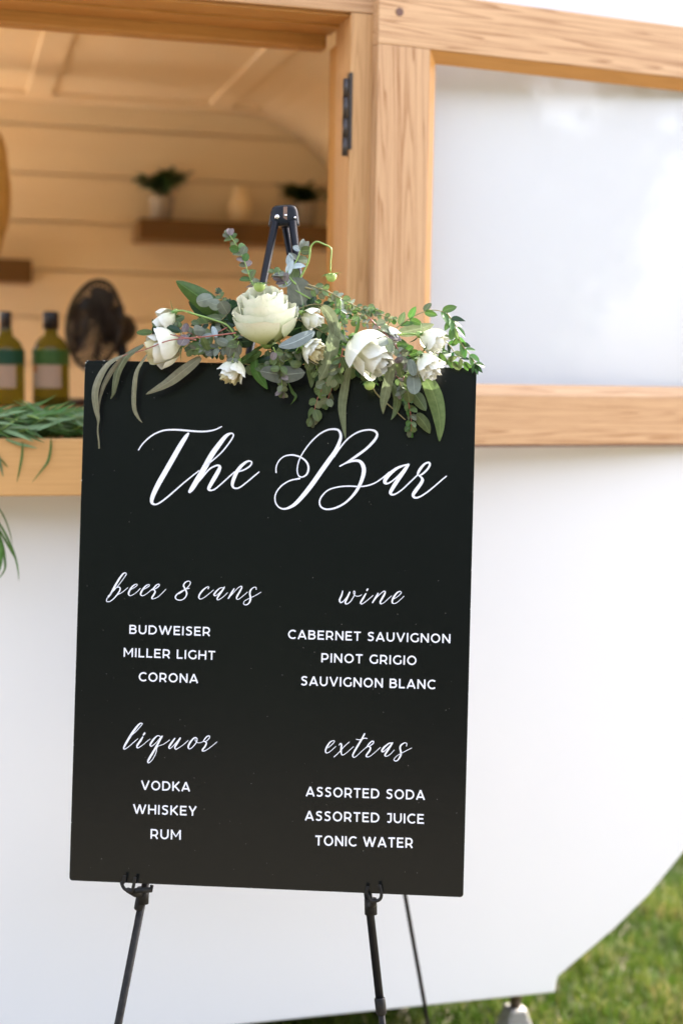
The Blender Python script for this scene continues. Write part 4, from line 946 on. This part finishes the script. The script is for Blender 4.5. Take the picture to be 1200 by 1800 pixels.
# bare stems
fstem([(330,548),(345,553),(375,562),(400,572),(415,592)], .0019, STEMG, .04, .05)
fstem([(308,548),(318,546),(330,548)], .0019, STEMG, .038, .04)
fstem([(415,585),(360,592),(300,598),(262,612),(238,620)], .0012, STEMR, .088, .058)
fstem([(345,598),(322,593),(300,588)], .0012, STEMR, .074, .066)
fstem([(735,588),(715,587),(695,590)], .0019, STEMG, .038, .03)
fstem([(526.7,490),(536,472.7),(542.7,456.7),(544.7,443.3),(546,434),(551,427.5),(557.3,424.7),(568,428.7),(579,434),(582.5,440),(581.3,456.7),(580.7,477)], .0017, STEMG, .008, .02)
fstem([(620,616),(634,613),(646,622),(652,640),(650,664)], .0016, STEMG, .075, .05)
fstem([(498,500),(512,506),(536,520),(560,533)], .0019, STEMG, .006, .012)
fstem([(645,655),(660,690),(690,718),(712,738)], .0013, STEMB, .012, .01)
fstem([(225,622),(214,628),(203,642),(190,658)], .0009, STEMR, .03, .02)
def pod(px, py, d, R, up=False):
    c = P(px, py, d) - FO
    base = bpy.data.objects.new('scabiosa_pod', None); COL.objects.link(base); base.parent = swag; base.location = c
    V, Fc = lathe_geo([(0, -R), (R * .5, -R * .88), (R * .85, -R * .5), (R, 0), (R * .85, R * .45), (R * .3, R * .6), (0, R * .6)], 16)
    mesh_obj('seed_head', V, Fc, LIME, base, smooth=True)
    rr = random.Random(int(px))
    for k in range(11):
        a = k * .571 + rr.uniform(-.2, .2); dv = Vector((math.cos(a), math.sin(a), rr.uniform(-.15, .45)))
        link('bract', CALYX, base, aim(Vector((math.cos(a) * R * .5, math.sin(a) * R * .5, R * .45)), dv, Vector((0, 0, 1)), R * rr.uniform(1.1, 1.7)))
pod(582, 486, .02, .0085); pod(649, 676, .05, .0085); pod(456, 503, .06, .009)

# ------------------------------------------------------------------ garland on the sill
gz = z_sill_top
gc = CM @ Vector((T(80, 770, CAS)[0], CAS + .04, gz))
garland = empty('leaf_garland', gc[:]); GI = Matrix.Translation(-gc)
tag(garland, 'fresh green narrow leaf garland lying along the hatch sill', 'garland')
rg = random.Random(21)
gm = [leaf_mesh('garland_leaf', 1, w_, m_, 'lance', .35, c_, 7, 2) for w_, m_, c_ in ((.10, GARL, .12), (.12, GARL2, .2), (.085, GARL, .3), (.10, GARL, -.1), (.13, GARL2, .05))]
uA, uB = T(-70, 760, CAS)[0], T(172, 760, CAS)[0]
for s_ in range(5):
    pts = []
    for i in range(14):
        u = uA + (uB - uA) * i / 13
        pts.append(GI @ (CM @ Vector((u, CAS + .02 + .05 * math.sin(i * .8 + s_ * 1.3) + .02, gz + .012 + .020 * (1 + math.sin(i * .9 + s_ * 2.1)) * .7))))
    st = tube('garland_stem', [Vector(q_) for q_ in catmull([tuple(p) for p in pts], 4)], .0017, STEMG, garland, 6)
    for j in range(56):
        f = (j + rg.random()) / 56 * 13; i = min(12, int(f)); p = pts[i].lerp(pts[i + 1], f - i)
        dirv = Vector(((-1 if rg.random() < .22 else 1) * rg.uniform(.5, 1.0), rg.uniform(-.55, .35), rg.uniform(-.42, .40)))
        link('garland_leaf', rg.choice(gm), st, aim(p, dirv, Vector((rg.uniform(-.5, .5), -1 + rg.uniform(-.4, .4), rg.uniform(.1, 1))), rg.uniform(.04, .072)))
fv, ff, fu_ = [], [], []
for j in range(420):
    u = rg.uniform(uA, uB); p = GI @ (CM @ Vector((u, CAS + .01 + rg.uniform(0, .10), gz + rg.uniform(.004, .05))))
    src = rg.choice(gm); dirv = Vector(((-1 if rg.random() < .25 else 1) * rg.uniform(.5, 1.0), rg.uniform(-.5, .35), rg.uniform(-.35, .35)))
    M_ = aim(p, dirv, Vector((rg.uniform(-.5, .5), -1 + rg.uniform(-.4, .4), rg.uniform(.1, 1))), rg.uniform(.03, .06)); i0 = len(fv)
    fv += [tuple(M_ @ v_.co) for v_ in src.vertices]; ff += [tuple(i0 + q_ for q_ in f_.vertices) for f_ in src.polygons]; fu_ += [tuple(d_.uv) for d_ in src.uv_layers[0].data]
me = bpy.data.meshes.new('inner_leaves'); me.from_pydata(fv, [], ff); me.materials.append(GARL); ul = me.uv_layers.new(name='UVMap')
for q_, c_ in zip(ul.data, fu_): q_.uv = c_
me.polygons.foreach_set('use_smooth', [True] * len(me.polygons)); link('inner_leaves', me, garland)['kind'] = 'stuff'
def gp(px, py, y0=CAS - .006): u, z_ = T(px, py, y0); return CM @ Vector((u, y0, z_))
def gblade(pts, w, m, y0=CAS - .010, tw=.6):
    path_leaf('hanging_leaf', [gp(*p, y0) for p in pts], w, m, garland, twist=tw, inv=GI)
gblade([(40,777),(39,800),(35,825),(30,848)], .0045, GARL); gblade([(90,770),(89,792),(84,812),(75,825),(57,848)], .005, GARL)
gblade([(10,772),(35,781),(50,784),(66,788)], .006, GARL2); gblade([(-6,792),(0,812),(6,838)], .006, GARL2); gblade([(0,805),(8,814),(15,822)], .003, GARL)
gblade([(-14,880),(4,902),(16,930),(23,958)], .003, DUST, CAS - .02); gblade([(-16,900),(5,930),(22,965),(31,995),(34,1022)], .0045, GARL, CAS - .02)
gblade([(-10,918),(4,940),(24,975),(29,985)], .0045, GARL, CAS - .024); gblade([(-8,920),(4,955),(9,985),(8,1003),(-6,1022)], .005, GARL, CAS - .02)
gblade([(-12,925),(0,960),(1,990),(-4,1012)], .009, GARL, CAS - .026); gblade([(-20,930),(-8,960),(-6,1000)], .010, GARL, CAS - .022); gblade([(-25,900),(-18,960),(-20,1010)], .009, GARL2, CAS - .022)
tube('garland_stem', [GI @ gp(*p, CAS - .02) for p in ((-40, 760), (-34, 800), (-22, 850), (-14, 890), (-12, 925))], .0018, STEMG, garland, 6)

# ------------------------------------------------------------------ things inside the camper
def CW(px, py, y0): u, z_ = T(px, py, y0); return CM @ Vector((u, y0, z_))
AMBER = thin_glass('yellow_green_bottle_glass', (.48, .46, .12), .30, (.20, .18, .02), .08)
BCAP = mat('black_bottle_cap', (.01, .01, .012), .4)
BANDG = mat('green_label_band', (.03, .10, .01), .6); BANDD = mat('dark_green_label_band', (.0, .055, .02), .6)
LABEL = mat('cream_paper_label', (.62, .48, .38), .7)
setc(LABEL, ramp(LABEL, tex(LABEL, coords(LABEL), 22, 2), [(.56, (.40, .29, .20)), (.62, (.42, .16, .03))]))
def bottle(px, y0, band, label, cap_r=.0175, cap_h=.040, R=.041):
    u = T(px, 650, y0)[0]; p = CM @ Vector((u, y0, COUNT + .0005))
    b = empty('liquor_bottle', p[:]); tag(b, label, 'bottle', 'bottles on the bar counter')
    zt = T(px, 548, y0)[1] - COUNT                     # overall height, from the cap in the photograph
    sh = zt - cap_h - .028
    lathe('glass_body', [(0, .003), (R * .85, .0), (R, .006), (R, sh - .035), (R * .96, sh - .018), (R * .82, sh - .002), (R * .6, sh + .008), (.016, sh + .014), (.013, zt - cap_h + .004)], AMBER, b)
    lathe('cap', [(0, zt - cap_h), (cap_r, zt - cap_h), (cap_r, zt - .002), (cap_r * .9, zt), (0, zt)], BCAP, b)
    z0 = (T(px, 641, y0)[1] - COUNT); z1 = (T(px, 615, y0)[1] - COUNT)
    lathe('label_band', [(R + .0006, z0), (R + .0006, z1)], band, b, 40)
    n = 14; V = []; z2 = (T(px, 682, y0)[1] - COUNT)
    for k in range(n + 1):
        a = rad(-150 + 105 * k / n); V += [((R + .0008) * math.cos(a), (R + .0008) * math.sin(a), z2), ((R + .0008) * math.cos(a), (R + .0008) * math.sin(a), z0 - .001)]
    mesh_obj('label', V, [(2 * k, 2 * k + 2, 2 * k + 3, 2 * k + 1) for k in range(n)], LABEL, b, smooth=True)
bottle(90, .62, BANDG, 'yellow green liquor bottle with black cap and bright green band, beside the fan')
bottle(11, .60, BANDD, 'liquor bottle with dark green band at the left edge of the photo', cap_r=.0125)
def tray():
    u = T(112, 712, .62)[0]; p = CM @ Vector((u, .66, COUNT + .0005))
    return p
# desk fan
fu, fz = T(166, 571, .80); fp = CM @ Vector((fu + .03, .78, COUNT + .0005))
fan = empty('desk_fan', fp[:]); tag(fan, 'black round caged desk fan on the counter behind the sign corner', 'fan')
FR = .107; ch = CM @ Vector((fu, .80, fz)) - fp
fax = (CM.to_3x3() @ Vector((-.86, -.50, .10))).normalized()
fq = fax.to_track_quat('Z', 'Y').to_matrix().to_4x4()
FM = Matrix.Translation(ch) @ fq
FB = mat('black_fan_plastic', (.008, .007, .006), .5)
cage = bpy.data.objects.new('cage', None); COL.objects.link(cage); cage.parent = fan; cage.matrix_local = FM
def torus(R0, r0, z0, name='cage_ring', par=None):
    V, Fc = tube_geo([(R0 * math.cos(a), R0 * math.sin(a), z0) for a in [6.28319 * k / 40 for k in range(41)]], r0, 6); o = mesh_obj(name, V, Fc, FB, par, smooth=True); return o
for R0, z0, r0 in ((FR, 0, .0055), (FR, .0, .005), (FR * .8, .024, .0012), (FR * .6, .033, .0012), (FR * .28, .038, .003), (FR * .8, -.024, .0012), (FR * .3, -.040, .003)): torus(R0, r0, z0, par=cage)
for k in range(44):
    a = 6.28319 * k / 44; c_, s_ = math.cos(a), math.sin(a)
    for sg_ in (1, -1):
        V, Fc = tube_geo([(c_ * r_, s_ * r_, z_ * sg_) for r_, z_ in ((FR, 0), (FR * .92, .015), (FR * .7, .030), (FR * .27, .038))], .0021, 4); mesh_obj('cage_wire', V, Fc, FB, cage)
V, Fc = lathe_geo([(0, .040), (FR * .27, .039), (FR * .28, .034), (0, .034)], 20); mesh_obj('cage_badge', V, Fc, FB, cage, smooth=True)
for k in range(5):
    V = []; n = 6; a0 = k * 1.2566
    for i in range(n + 1):
        r_ = FR * (.15 + .72 * i / n); w_ = .30 + .22 * math.sin(math.pi * i / n)
        for s_ in (-1, 0, 1): V.append((r_ * math.cos(a0 + s_ * w_), r_ * math.sin(a0 + s_ * w_), s_ * .012))
    Fc = [(3 * i + j, 3 * i + j + 1, 3 * i + j + 4, 3 * i + j + 3) for i in range(n) for j in range(2)]
    o = mesh_obj('fan_blade', V, Fc, FB, fan, smooth=True, mw=FM)
V, Fc = lathe_geo([(0, -.115), (.022, -.112), (.036, -.095), (.040, -.06), (.034, -.041), (0, -.040)], 24); mesh_obj('motor', V, Fc, FB, fan, smooth=True, mw=FM)
mp_ = ch - fax * .075
tube('neck', [mp_ + Vector((0, 0, -.02)), mp_ + Vector((.01, .01, -.08)), Vector((mp_.x + .012, mp_.y + .012, .02))], [.016, .013, .016], FB, fan, 12)
lathe('foot', [(0, .022), (.05, .020), (.075, .010), (.08, 0), (0, 0)], FB, fan, 28, Matrix.Translation((mp_.x + .012, mp_.y + .012, 0)))
tube('tilt_knob', [mp_ + Vector((0, 0, .03)), mp_ + Vector((0, 0, .058))], [.013, .011], FB, fan, 12)
# potted plants and vase on the right-hand wall shelf
POT = mat('grey_white_pot', (.42, .36, .28), .6); VASE = mat('cream_ceramic', (.92, .74, .46), .35)
pl = [leaf_mesh('plant_leaf', 1, .42, POTG, 'oval', .3, .25, 5, 2), leaf_mesh('plant_leaf', 1, .35, POTG, 'lance', .3, .3, 5, 2)]
def potted(px, label, seed, wpx, hpx):
    y0 = YB - .075; u = T(px, 380, y0)[0]; p = CM @ Vector((u, y0, SHZ + .0004)); b = empty('potted_plant', p[:]); tag(b, label, 'plant', 'potted plants on the wall shelf')
    lathe('pot', [(0, .002), (.028, 0), (.030, .002), (.036, .062), (.038, .070), (.034, .070), (.031, .058), (0, .058)], POT, b, 28)
    rr = random.Random(seed)
    for k in range(34):
        a = rr.uniform(0, 6.283); rr_ = rr.uniform(.15, 1); top = Vector((math.cos(a) * wpx * rr_, math.sin(a) * .055 * rr_, .06 + hpx * rr.uniform(.45, 1)))
        midp = Vector((top.x * .35, top.y * .35, .06 + (top.z - .06) * .7)); st_ = tube('plant_stem', [(0, 0, .055), midp, top], .0015, POTG, b, 5)
        for j in range(9):
            f = .3 + .7 * j / 8; q_ = midp.lerp(top, (f - .3) / .7); a2 = rr.uniform(0, 6.283)
            link('plant_leaf', rr.choice(pl), st_, aim(q_, Vector((math.cos(a2), math.sin(a2), rr.uniform(-.2, .9))), Vector((math.cos(a2) * -.6, math.sin(a2) * -.6, 1)), rr.uniform(.026, .044)))
potted(284, 'bushy green plant in a grey pot near the left end of the wall shelf', 3, .085, .085)
potted(534, 'dark leafy plant in a grey pot on the wall shelf behind the easel head', 8, .075, .055)
y0 = YB - .075; u = T(421, 380, y0)[0]; vb = empty('vase', (CM @ Vector((u, y0, SHZ + .0004)))[:]); tag(vb, 'cream ceramic vase between the two potted plants on the wall shelf', 'vase')
lathe('vase_body', [(0, .002), (.020, 0), (.026, .006), (.034, .035), (.033, .06), (.024, .085), (.020, .100), (.024, .108), (.020, .106), (.016, .098), (.02, .08), (.0, .02)], VASE, vb, 28)
# low wooden serving tray beside the bottle
tp = CM @ Vector((T(118, 705, .74)[0], .735, COUNT + .0005))
TR = mat('dark_brown_tray', (.07, .035, .02), .5)
trv = empty('tray', tp[:]); tag(trv, 'small dark brown tray on the counter behind the bottles', 'tray')
lathe('tray_dish', [(0, .004), (.065, .004), (.080, .016), (.083, .016), (.070, 0), (0, 0)], TR, trv, 32)

# ------------------------------------------------------------------ person standing inside at the left edge
def skinned(name, joints, edges, m, parent, sub=2, root=0):
    me = bpy.data.meshes.new(name); me.from_pydata([j[:3] for j in joints], edges, [])
    o = bpy.data.objects.new(name, me); COL.objects.link(o)
    sk = o.modifiers.new('s', 'SKIN'); sk.use_smooth_shade = True; ss = o.modifiers.new('u', 'SUBSURF'); ss.levels = sub; ss.render_levels = sub
    for i, j in enumerate(joints): me.skin_vertices[0].data[i].radius = (j[3], j[4] if len(j) > 4 else j[3]); me.skin_vertices[0].data[i].use_root = (i == root)
    dg = bpy.context.evaluated_depsgraph_get(); me2 = bpy.data.meshes.new_from_object(o.evaluated_get(dg)); bpy.data.objects.remove(o)
    me2.materials.clear(); me2.materials.append(m); me2.polygons.foreach_set('use_smooth', [True] * len(me2.polygons)); me2.name = name
    return link(name, me2, parent)
SKINM = mat('skin', (.62, .36, .24), .5); CLOTH = mat('pale_lilac_cotton', (.62, .54, .56), .85); HAIR = mat('golden_blond_hair', (.52, .29, .07), .45); TROU = mat('dark_trousers', (.05, .05, .07), .8)
setc(HAIR, ramp(HAIR, tex(HAIR, coords(HAIR, (1, 1, .08)), 160, 3), [(.3, (.60, .33, .06)), (.7, (.86, .60, .22))]))
bump(HAIR, tex(HAIR, coords(HAIR, (1, 1, .05)), 180, 3), .6, .003)
py0 = .46
pu = T(-86, 300, 1.08)[0]
person = empty('person', (CM @ Vector((pu, 1.08, .4205)))[:], YAW + rad(277))
tag(person, 'person with long golden blond hair standing inside the camper at the left edge', 'person')
# local: faces -Y ... height 1.68
jn = [(0, 0, .93, .125, .10), (0, -.01, 1.08, .105, .085), (0, -.01, 1.24, .125, .095), (0, .0, 1.36, .10, .075), (0, .0, 1.43, .05), (0, -.01, 1.50, .05),
      (.17, .0, 1.36, .052), (.22, .0, 1.10, .040), (.20, -.16, .98, .032), (-.17, .0, 1.36, .052), (-.22, .0, 1.10, .040), (-.20, -.16, .98, .032),
      (.09, 0, .82, .085), (.09, .0, .46, .058), (.09, .01, .09, .038), (-.09, 0, .82, .085), (-.09, .0, .46, .058), (-.09, .01, .09, .038), (.09, -.12, .03, .032), (-.09, -.12, .03, .032)]
ed = [(0, 1), (1, 2), (2, 3), (3, 4), (4, 5), (3, 6), (6, 7), (7, 8), (3, 9), (9, 10), (10, 11), (0, 12), (12, 13), (13, 14), (0, 15), (15, 16), (16, 17), (14, 18), (17, 19)]
body = skinned('body', jn, ed, SKINM, person)
top_j = [(0, 0, .90, .145, .12), (0, -.01, 1.08, .122, .102), (0, -.01, 1.24, .142, .110), (0, 0, 1.37, .112, .088), (.18, 0, 1.36, .068), (.225, 0, 1.10, .054), (.21, -.10, 1.02, .046), (-.18, 0, 1.36, .068), (-.225, 0, 1.10, .054), (-.21, -.10, 1.02, .046)]
skinned('blouse', top_j, [(0, 1), (1, 2), (2, 3), (3, 4), (4, 5), (5, 6), (3, 7), (7, 8), (8, 9)], CLOTH, person)
skinned('trousers', [(0, 0, .90, .14, .115), (.09, 0, .80, .10), (.09, 0, .46, .075), (.09, .01, .10, .06), (-.09, 0, .80, .10), (-.09, 0, .46, .075), (-.09, .01, .10, .06)], [(0, 1), (1, 2), (2, 3), (0, 4), (4, 5), (5, 6)], TROU, person)
def headmesh():
    bm = bmesh.new(); bmesh.ops.create_uvsphere(bm, u_segments=28, v_segments=20, radius=1)
    for v_ in bm.verts:
        x, y, z_ = v_.co; jaw = 1 - .28 * max(0, -z_)
        v_.co = Vector((x * .074 * jaw, y * .094 * (1 - .1 * max(0, -z_)) - (.010 if z_ < -.3 and y < 0 else 0), z_ * .115))
        if y < -.8: 
            v_.co.y -= .016 * math.exp(-((x / .16) ** 2 + ((z_ + .12) / .2) ** 2))
            v_.co.y += .008 * math.exp(-(((abs(x) - .38) / .16) ** 2 + ((z_ - .06) / .12) ** 2))
    return bm
bm = headmesh(); me = bpy.data.meshes.new('head'); bm.to_mesh(me); bm.free(); me.materials.append(SKINM); me.polygons.foreach_set('use_smooth', [True] * len(me.polygons))
hd_ = link('head', me, person, Matrix.Translation((0, -.012, 1.575)))
EYEM = mat('eye_white', (.8, .8, .78), .3); LIPM = mat('lips', (.5, .18, .15), .5)
for s_ in (-1, 1):
    lathe('eye', [(0, -.009), (.007, -.006), (.009, 0), (.007, .006), (0, .009)], EYEM, hd_, 12, Matrix.Translation((s_ * .028, -.082, .006)))
    lathe('ear', [(0, -.02), (.01, -.014), (.013, 0), (.01, .016), (0, .022)], SKINM, hd_, 10, Matrix.Translation((s_ * .074, .005, -.005)))
tube('mouth', [(-.02, -.086, -.052), (0, -.094, -.053), (.02, -.086, -.052)], [.002, .005, .002], LIPM, hd_, 8)
bm = bmesh.new(); bmesh.ops.create_uvsphere(bm, u_segments=36, v_segments=26, radius=1)
for v_ in list(bm.verts):
    x, y, z_ = v_.co; n_ = noise.noise(Vector((x * 6, y * 6, z_ * 1.2))) * .10
    low = max(0, -z_); v_.co = Vector((x * (.096 + .03 * low) * (1 + n_), y * (.118 + .02 * low) * (1 + n_) + .034 + .012 * low, z_ * (.125 if z_ > 0 else .29) * (1 + n_ * .5)))
    if y < -.25 and z_ < .45: v_.co.y = max(v_.co.y, -.045)
me = bpy.data.meshes.new('hair'); bm.to_mesh(me); bm.free(); me.materials.append(HAIR); me.polygons.foreach_set('use_smooth', [True] * len(me.polygons))
link('hair', me, person, Matrix.Translation((0, -.012, 1.60)))
for s_ in (-1, 1):                                      # hands
    hp = Vector((s_ * .20, -.17, .975))
    V, Fc = tube_geo([hp + Vector((0, .02, .004)), hp + Vector((0, -.03, 0)), hp + Vector((0, -.075, -.004))], [.024, .036, .034], 12)
    V = [Vector((v_.x, v_.y, hp.z + (v_.z - hp.z) * .45)) for v_ in V]; hnd = mesh_obj('hand', V, Fc, SKINM, person, smooth=True)
    for k, L_ in enumerate((.060, .072, .068, .052)):
        a = hp + Vector((s_ * (-.026 + .017 * k), -.070, -.002)); V, Fc = tube_geo([a, a + Vector((0, -L_ * .5, -.004)), a + Vector((0, -L_ * .9, -.018))], [.009, .008, .006], 8); f_ = mesh_obj('finger', V, Fc, SKINM, None, smooth=True); f_.parent = hnd
    a = hp + Vector((-s_ * .026, -.02, 0)); V, Fc = tube_geo([a, a + Vector((-s_ * .022, -.03, -.006)), a + Vector((-s_ * .026, -.055, -.012))], [.011, .010, .007], 8); f_ = mesh_obj('thumb', V, Fc, SKINM, None, smooth=True); f_.parent = hnd

# ------------------------------------------------------------------ trees across the lawn (they stand behind the viewer and show in reflections)
BARK = mat('bark', (.09, .065, .045), .9)
TL = mat('tree_foliage', (.045, .09, .025), .6)
N, L, B = nodes(TL); setc(TL, ramp(TL, tex(TL, coords(TL), 1.5, 3), [(.35, (.018, .035, .010)), (.65, (.04, .07, .02))]))
def crown_mesh(seed):
    rr = random.Random(seed); V = []; Fc = []
    cl = [Vector((rr.gauss(0, 1.5), rr.gauss(0, 1.5), rr.uniform(1.2, 7.2))) for _ in range(60)]
    for c in cl:
        R0 = rr.uniform(.6, 1.15)
        for _ in range(170):
            d_ = Vector((rr.gauss(0, 1), rr.gauss(0, 1), rr.gauss(0, 1))).normalized() * R0 * rr.uniform(.5, 1); p = c + d_
            a = Vector((rr.gauss(0, 1), rr.gauss(0, 1), rr.gauss(0, 1))).normalized(); b = a.cross(Vector((rr.gauss(0, 1), rr.gauss(0, 1), rr.gauss(0, 1)))).normalized(); s_ = rr.uniform(.22, .42)
            i = len(V); V += [p, p + a * s_, p + a * s_ * .6 + b * s_ * .7]; Fc.append((i, i + 1, i + 2))
    me = bpy.data.meshes.new('crown'); me.from_pydata([tuple(v_) for v_ in V], [], Fc); me.materials.append(TL); return me
cm = [crown_mesh(1), crown_mesh(2)]
TRL = ['broad dark green tree across the lawn, nearest the left', 'tall green tree across the lawn, second from left', 'spreading green tree across the lawn, straight behind the viewer', 'full green tree across the lawn, right of the middle one', 'rounded green tree across the lawn, at the far right', 'dark green tree across the lawn, leftmost of the front row', 'tree in the back row across the lawn, at its left end', 'tree in the back row across the lawn, left of centre', 'tree in the back row across the lawn, right of centre', 'tree in the back row across the lawn, at its right end', 'rounded tree across the lawn, rightmost of all']
for k, (x, y, s_) in enumerate(((-7.5, -9, .72), (-3.8, -11, .82), (.3, -12, .8), (4.2, -11, .75), (8.5, -9.5, .7), (-12, -7, .8), (-5.6, -14, .95), (-1.6, -14.5, .9), (2.4, -14.5, .95), (6.4, -13.5, .9), (12, -7.5, .8))):
    tr_ = empty('tree', (x, y, 0), k * 1.1); tr_.scale = (s_, s_, s_); tag(tr_, TRL[k], 'tree', 'trees across the lawn')
    tube('trunk', [(0, 0, -.05), (.1, 0, 1.2), (-.05, .1, 2.6), (.05, 0, 4.6)], [.24, .18, .14, .05], BARK, tr_, 10)
    link('crown', cm[k % 2], tr_)
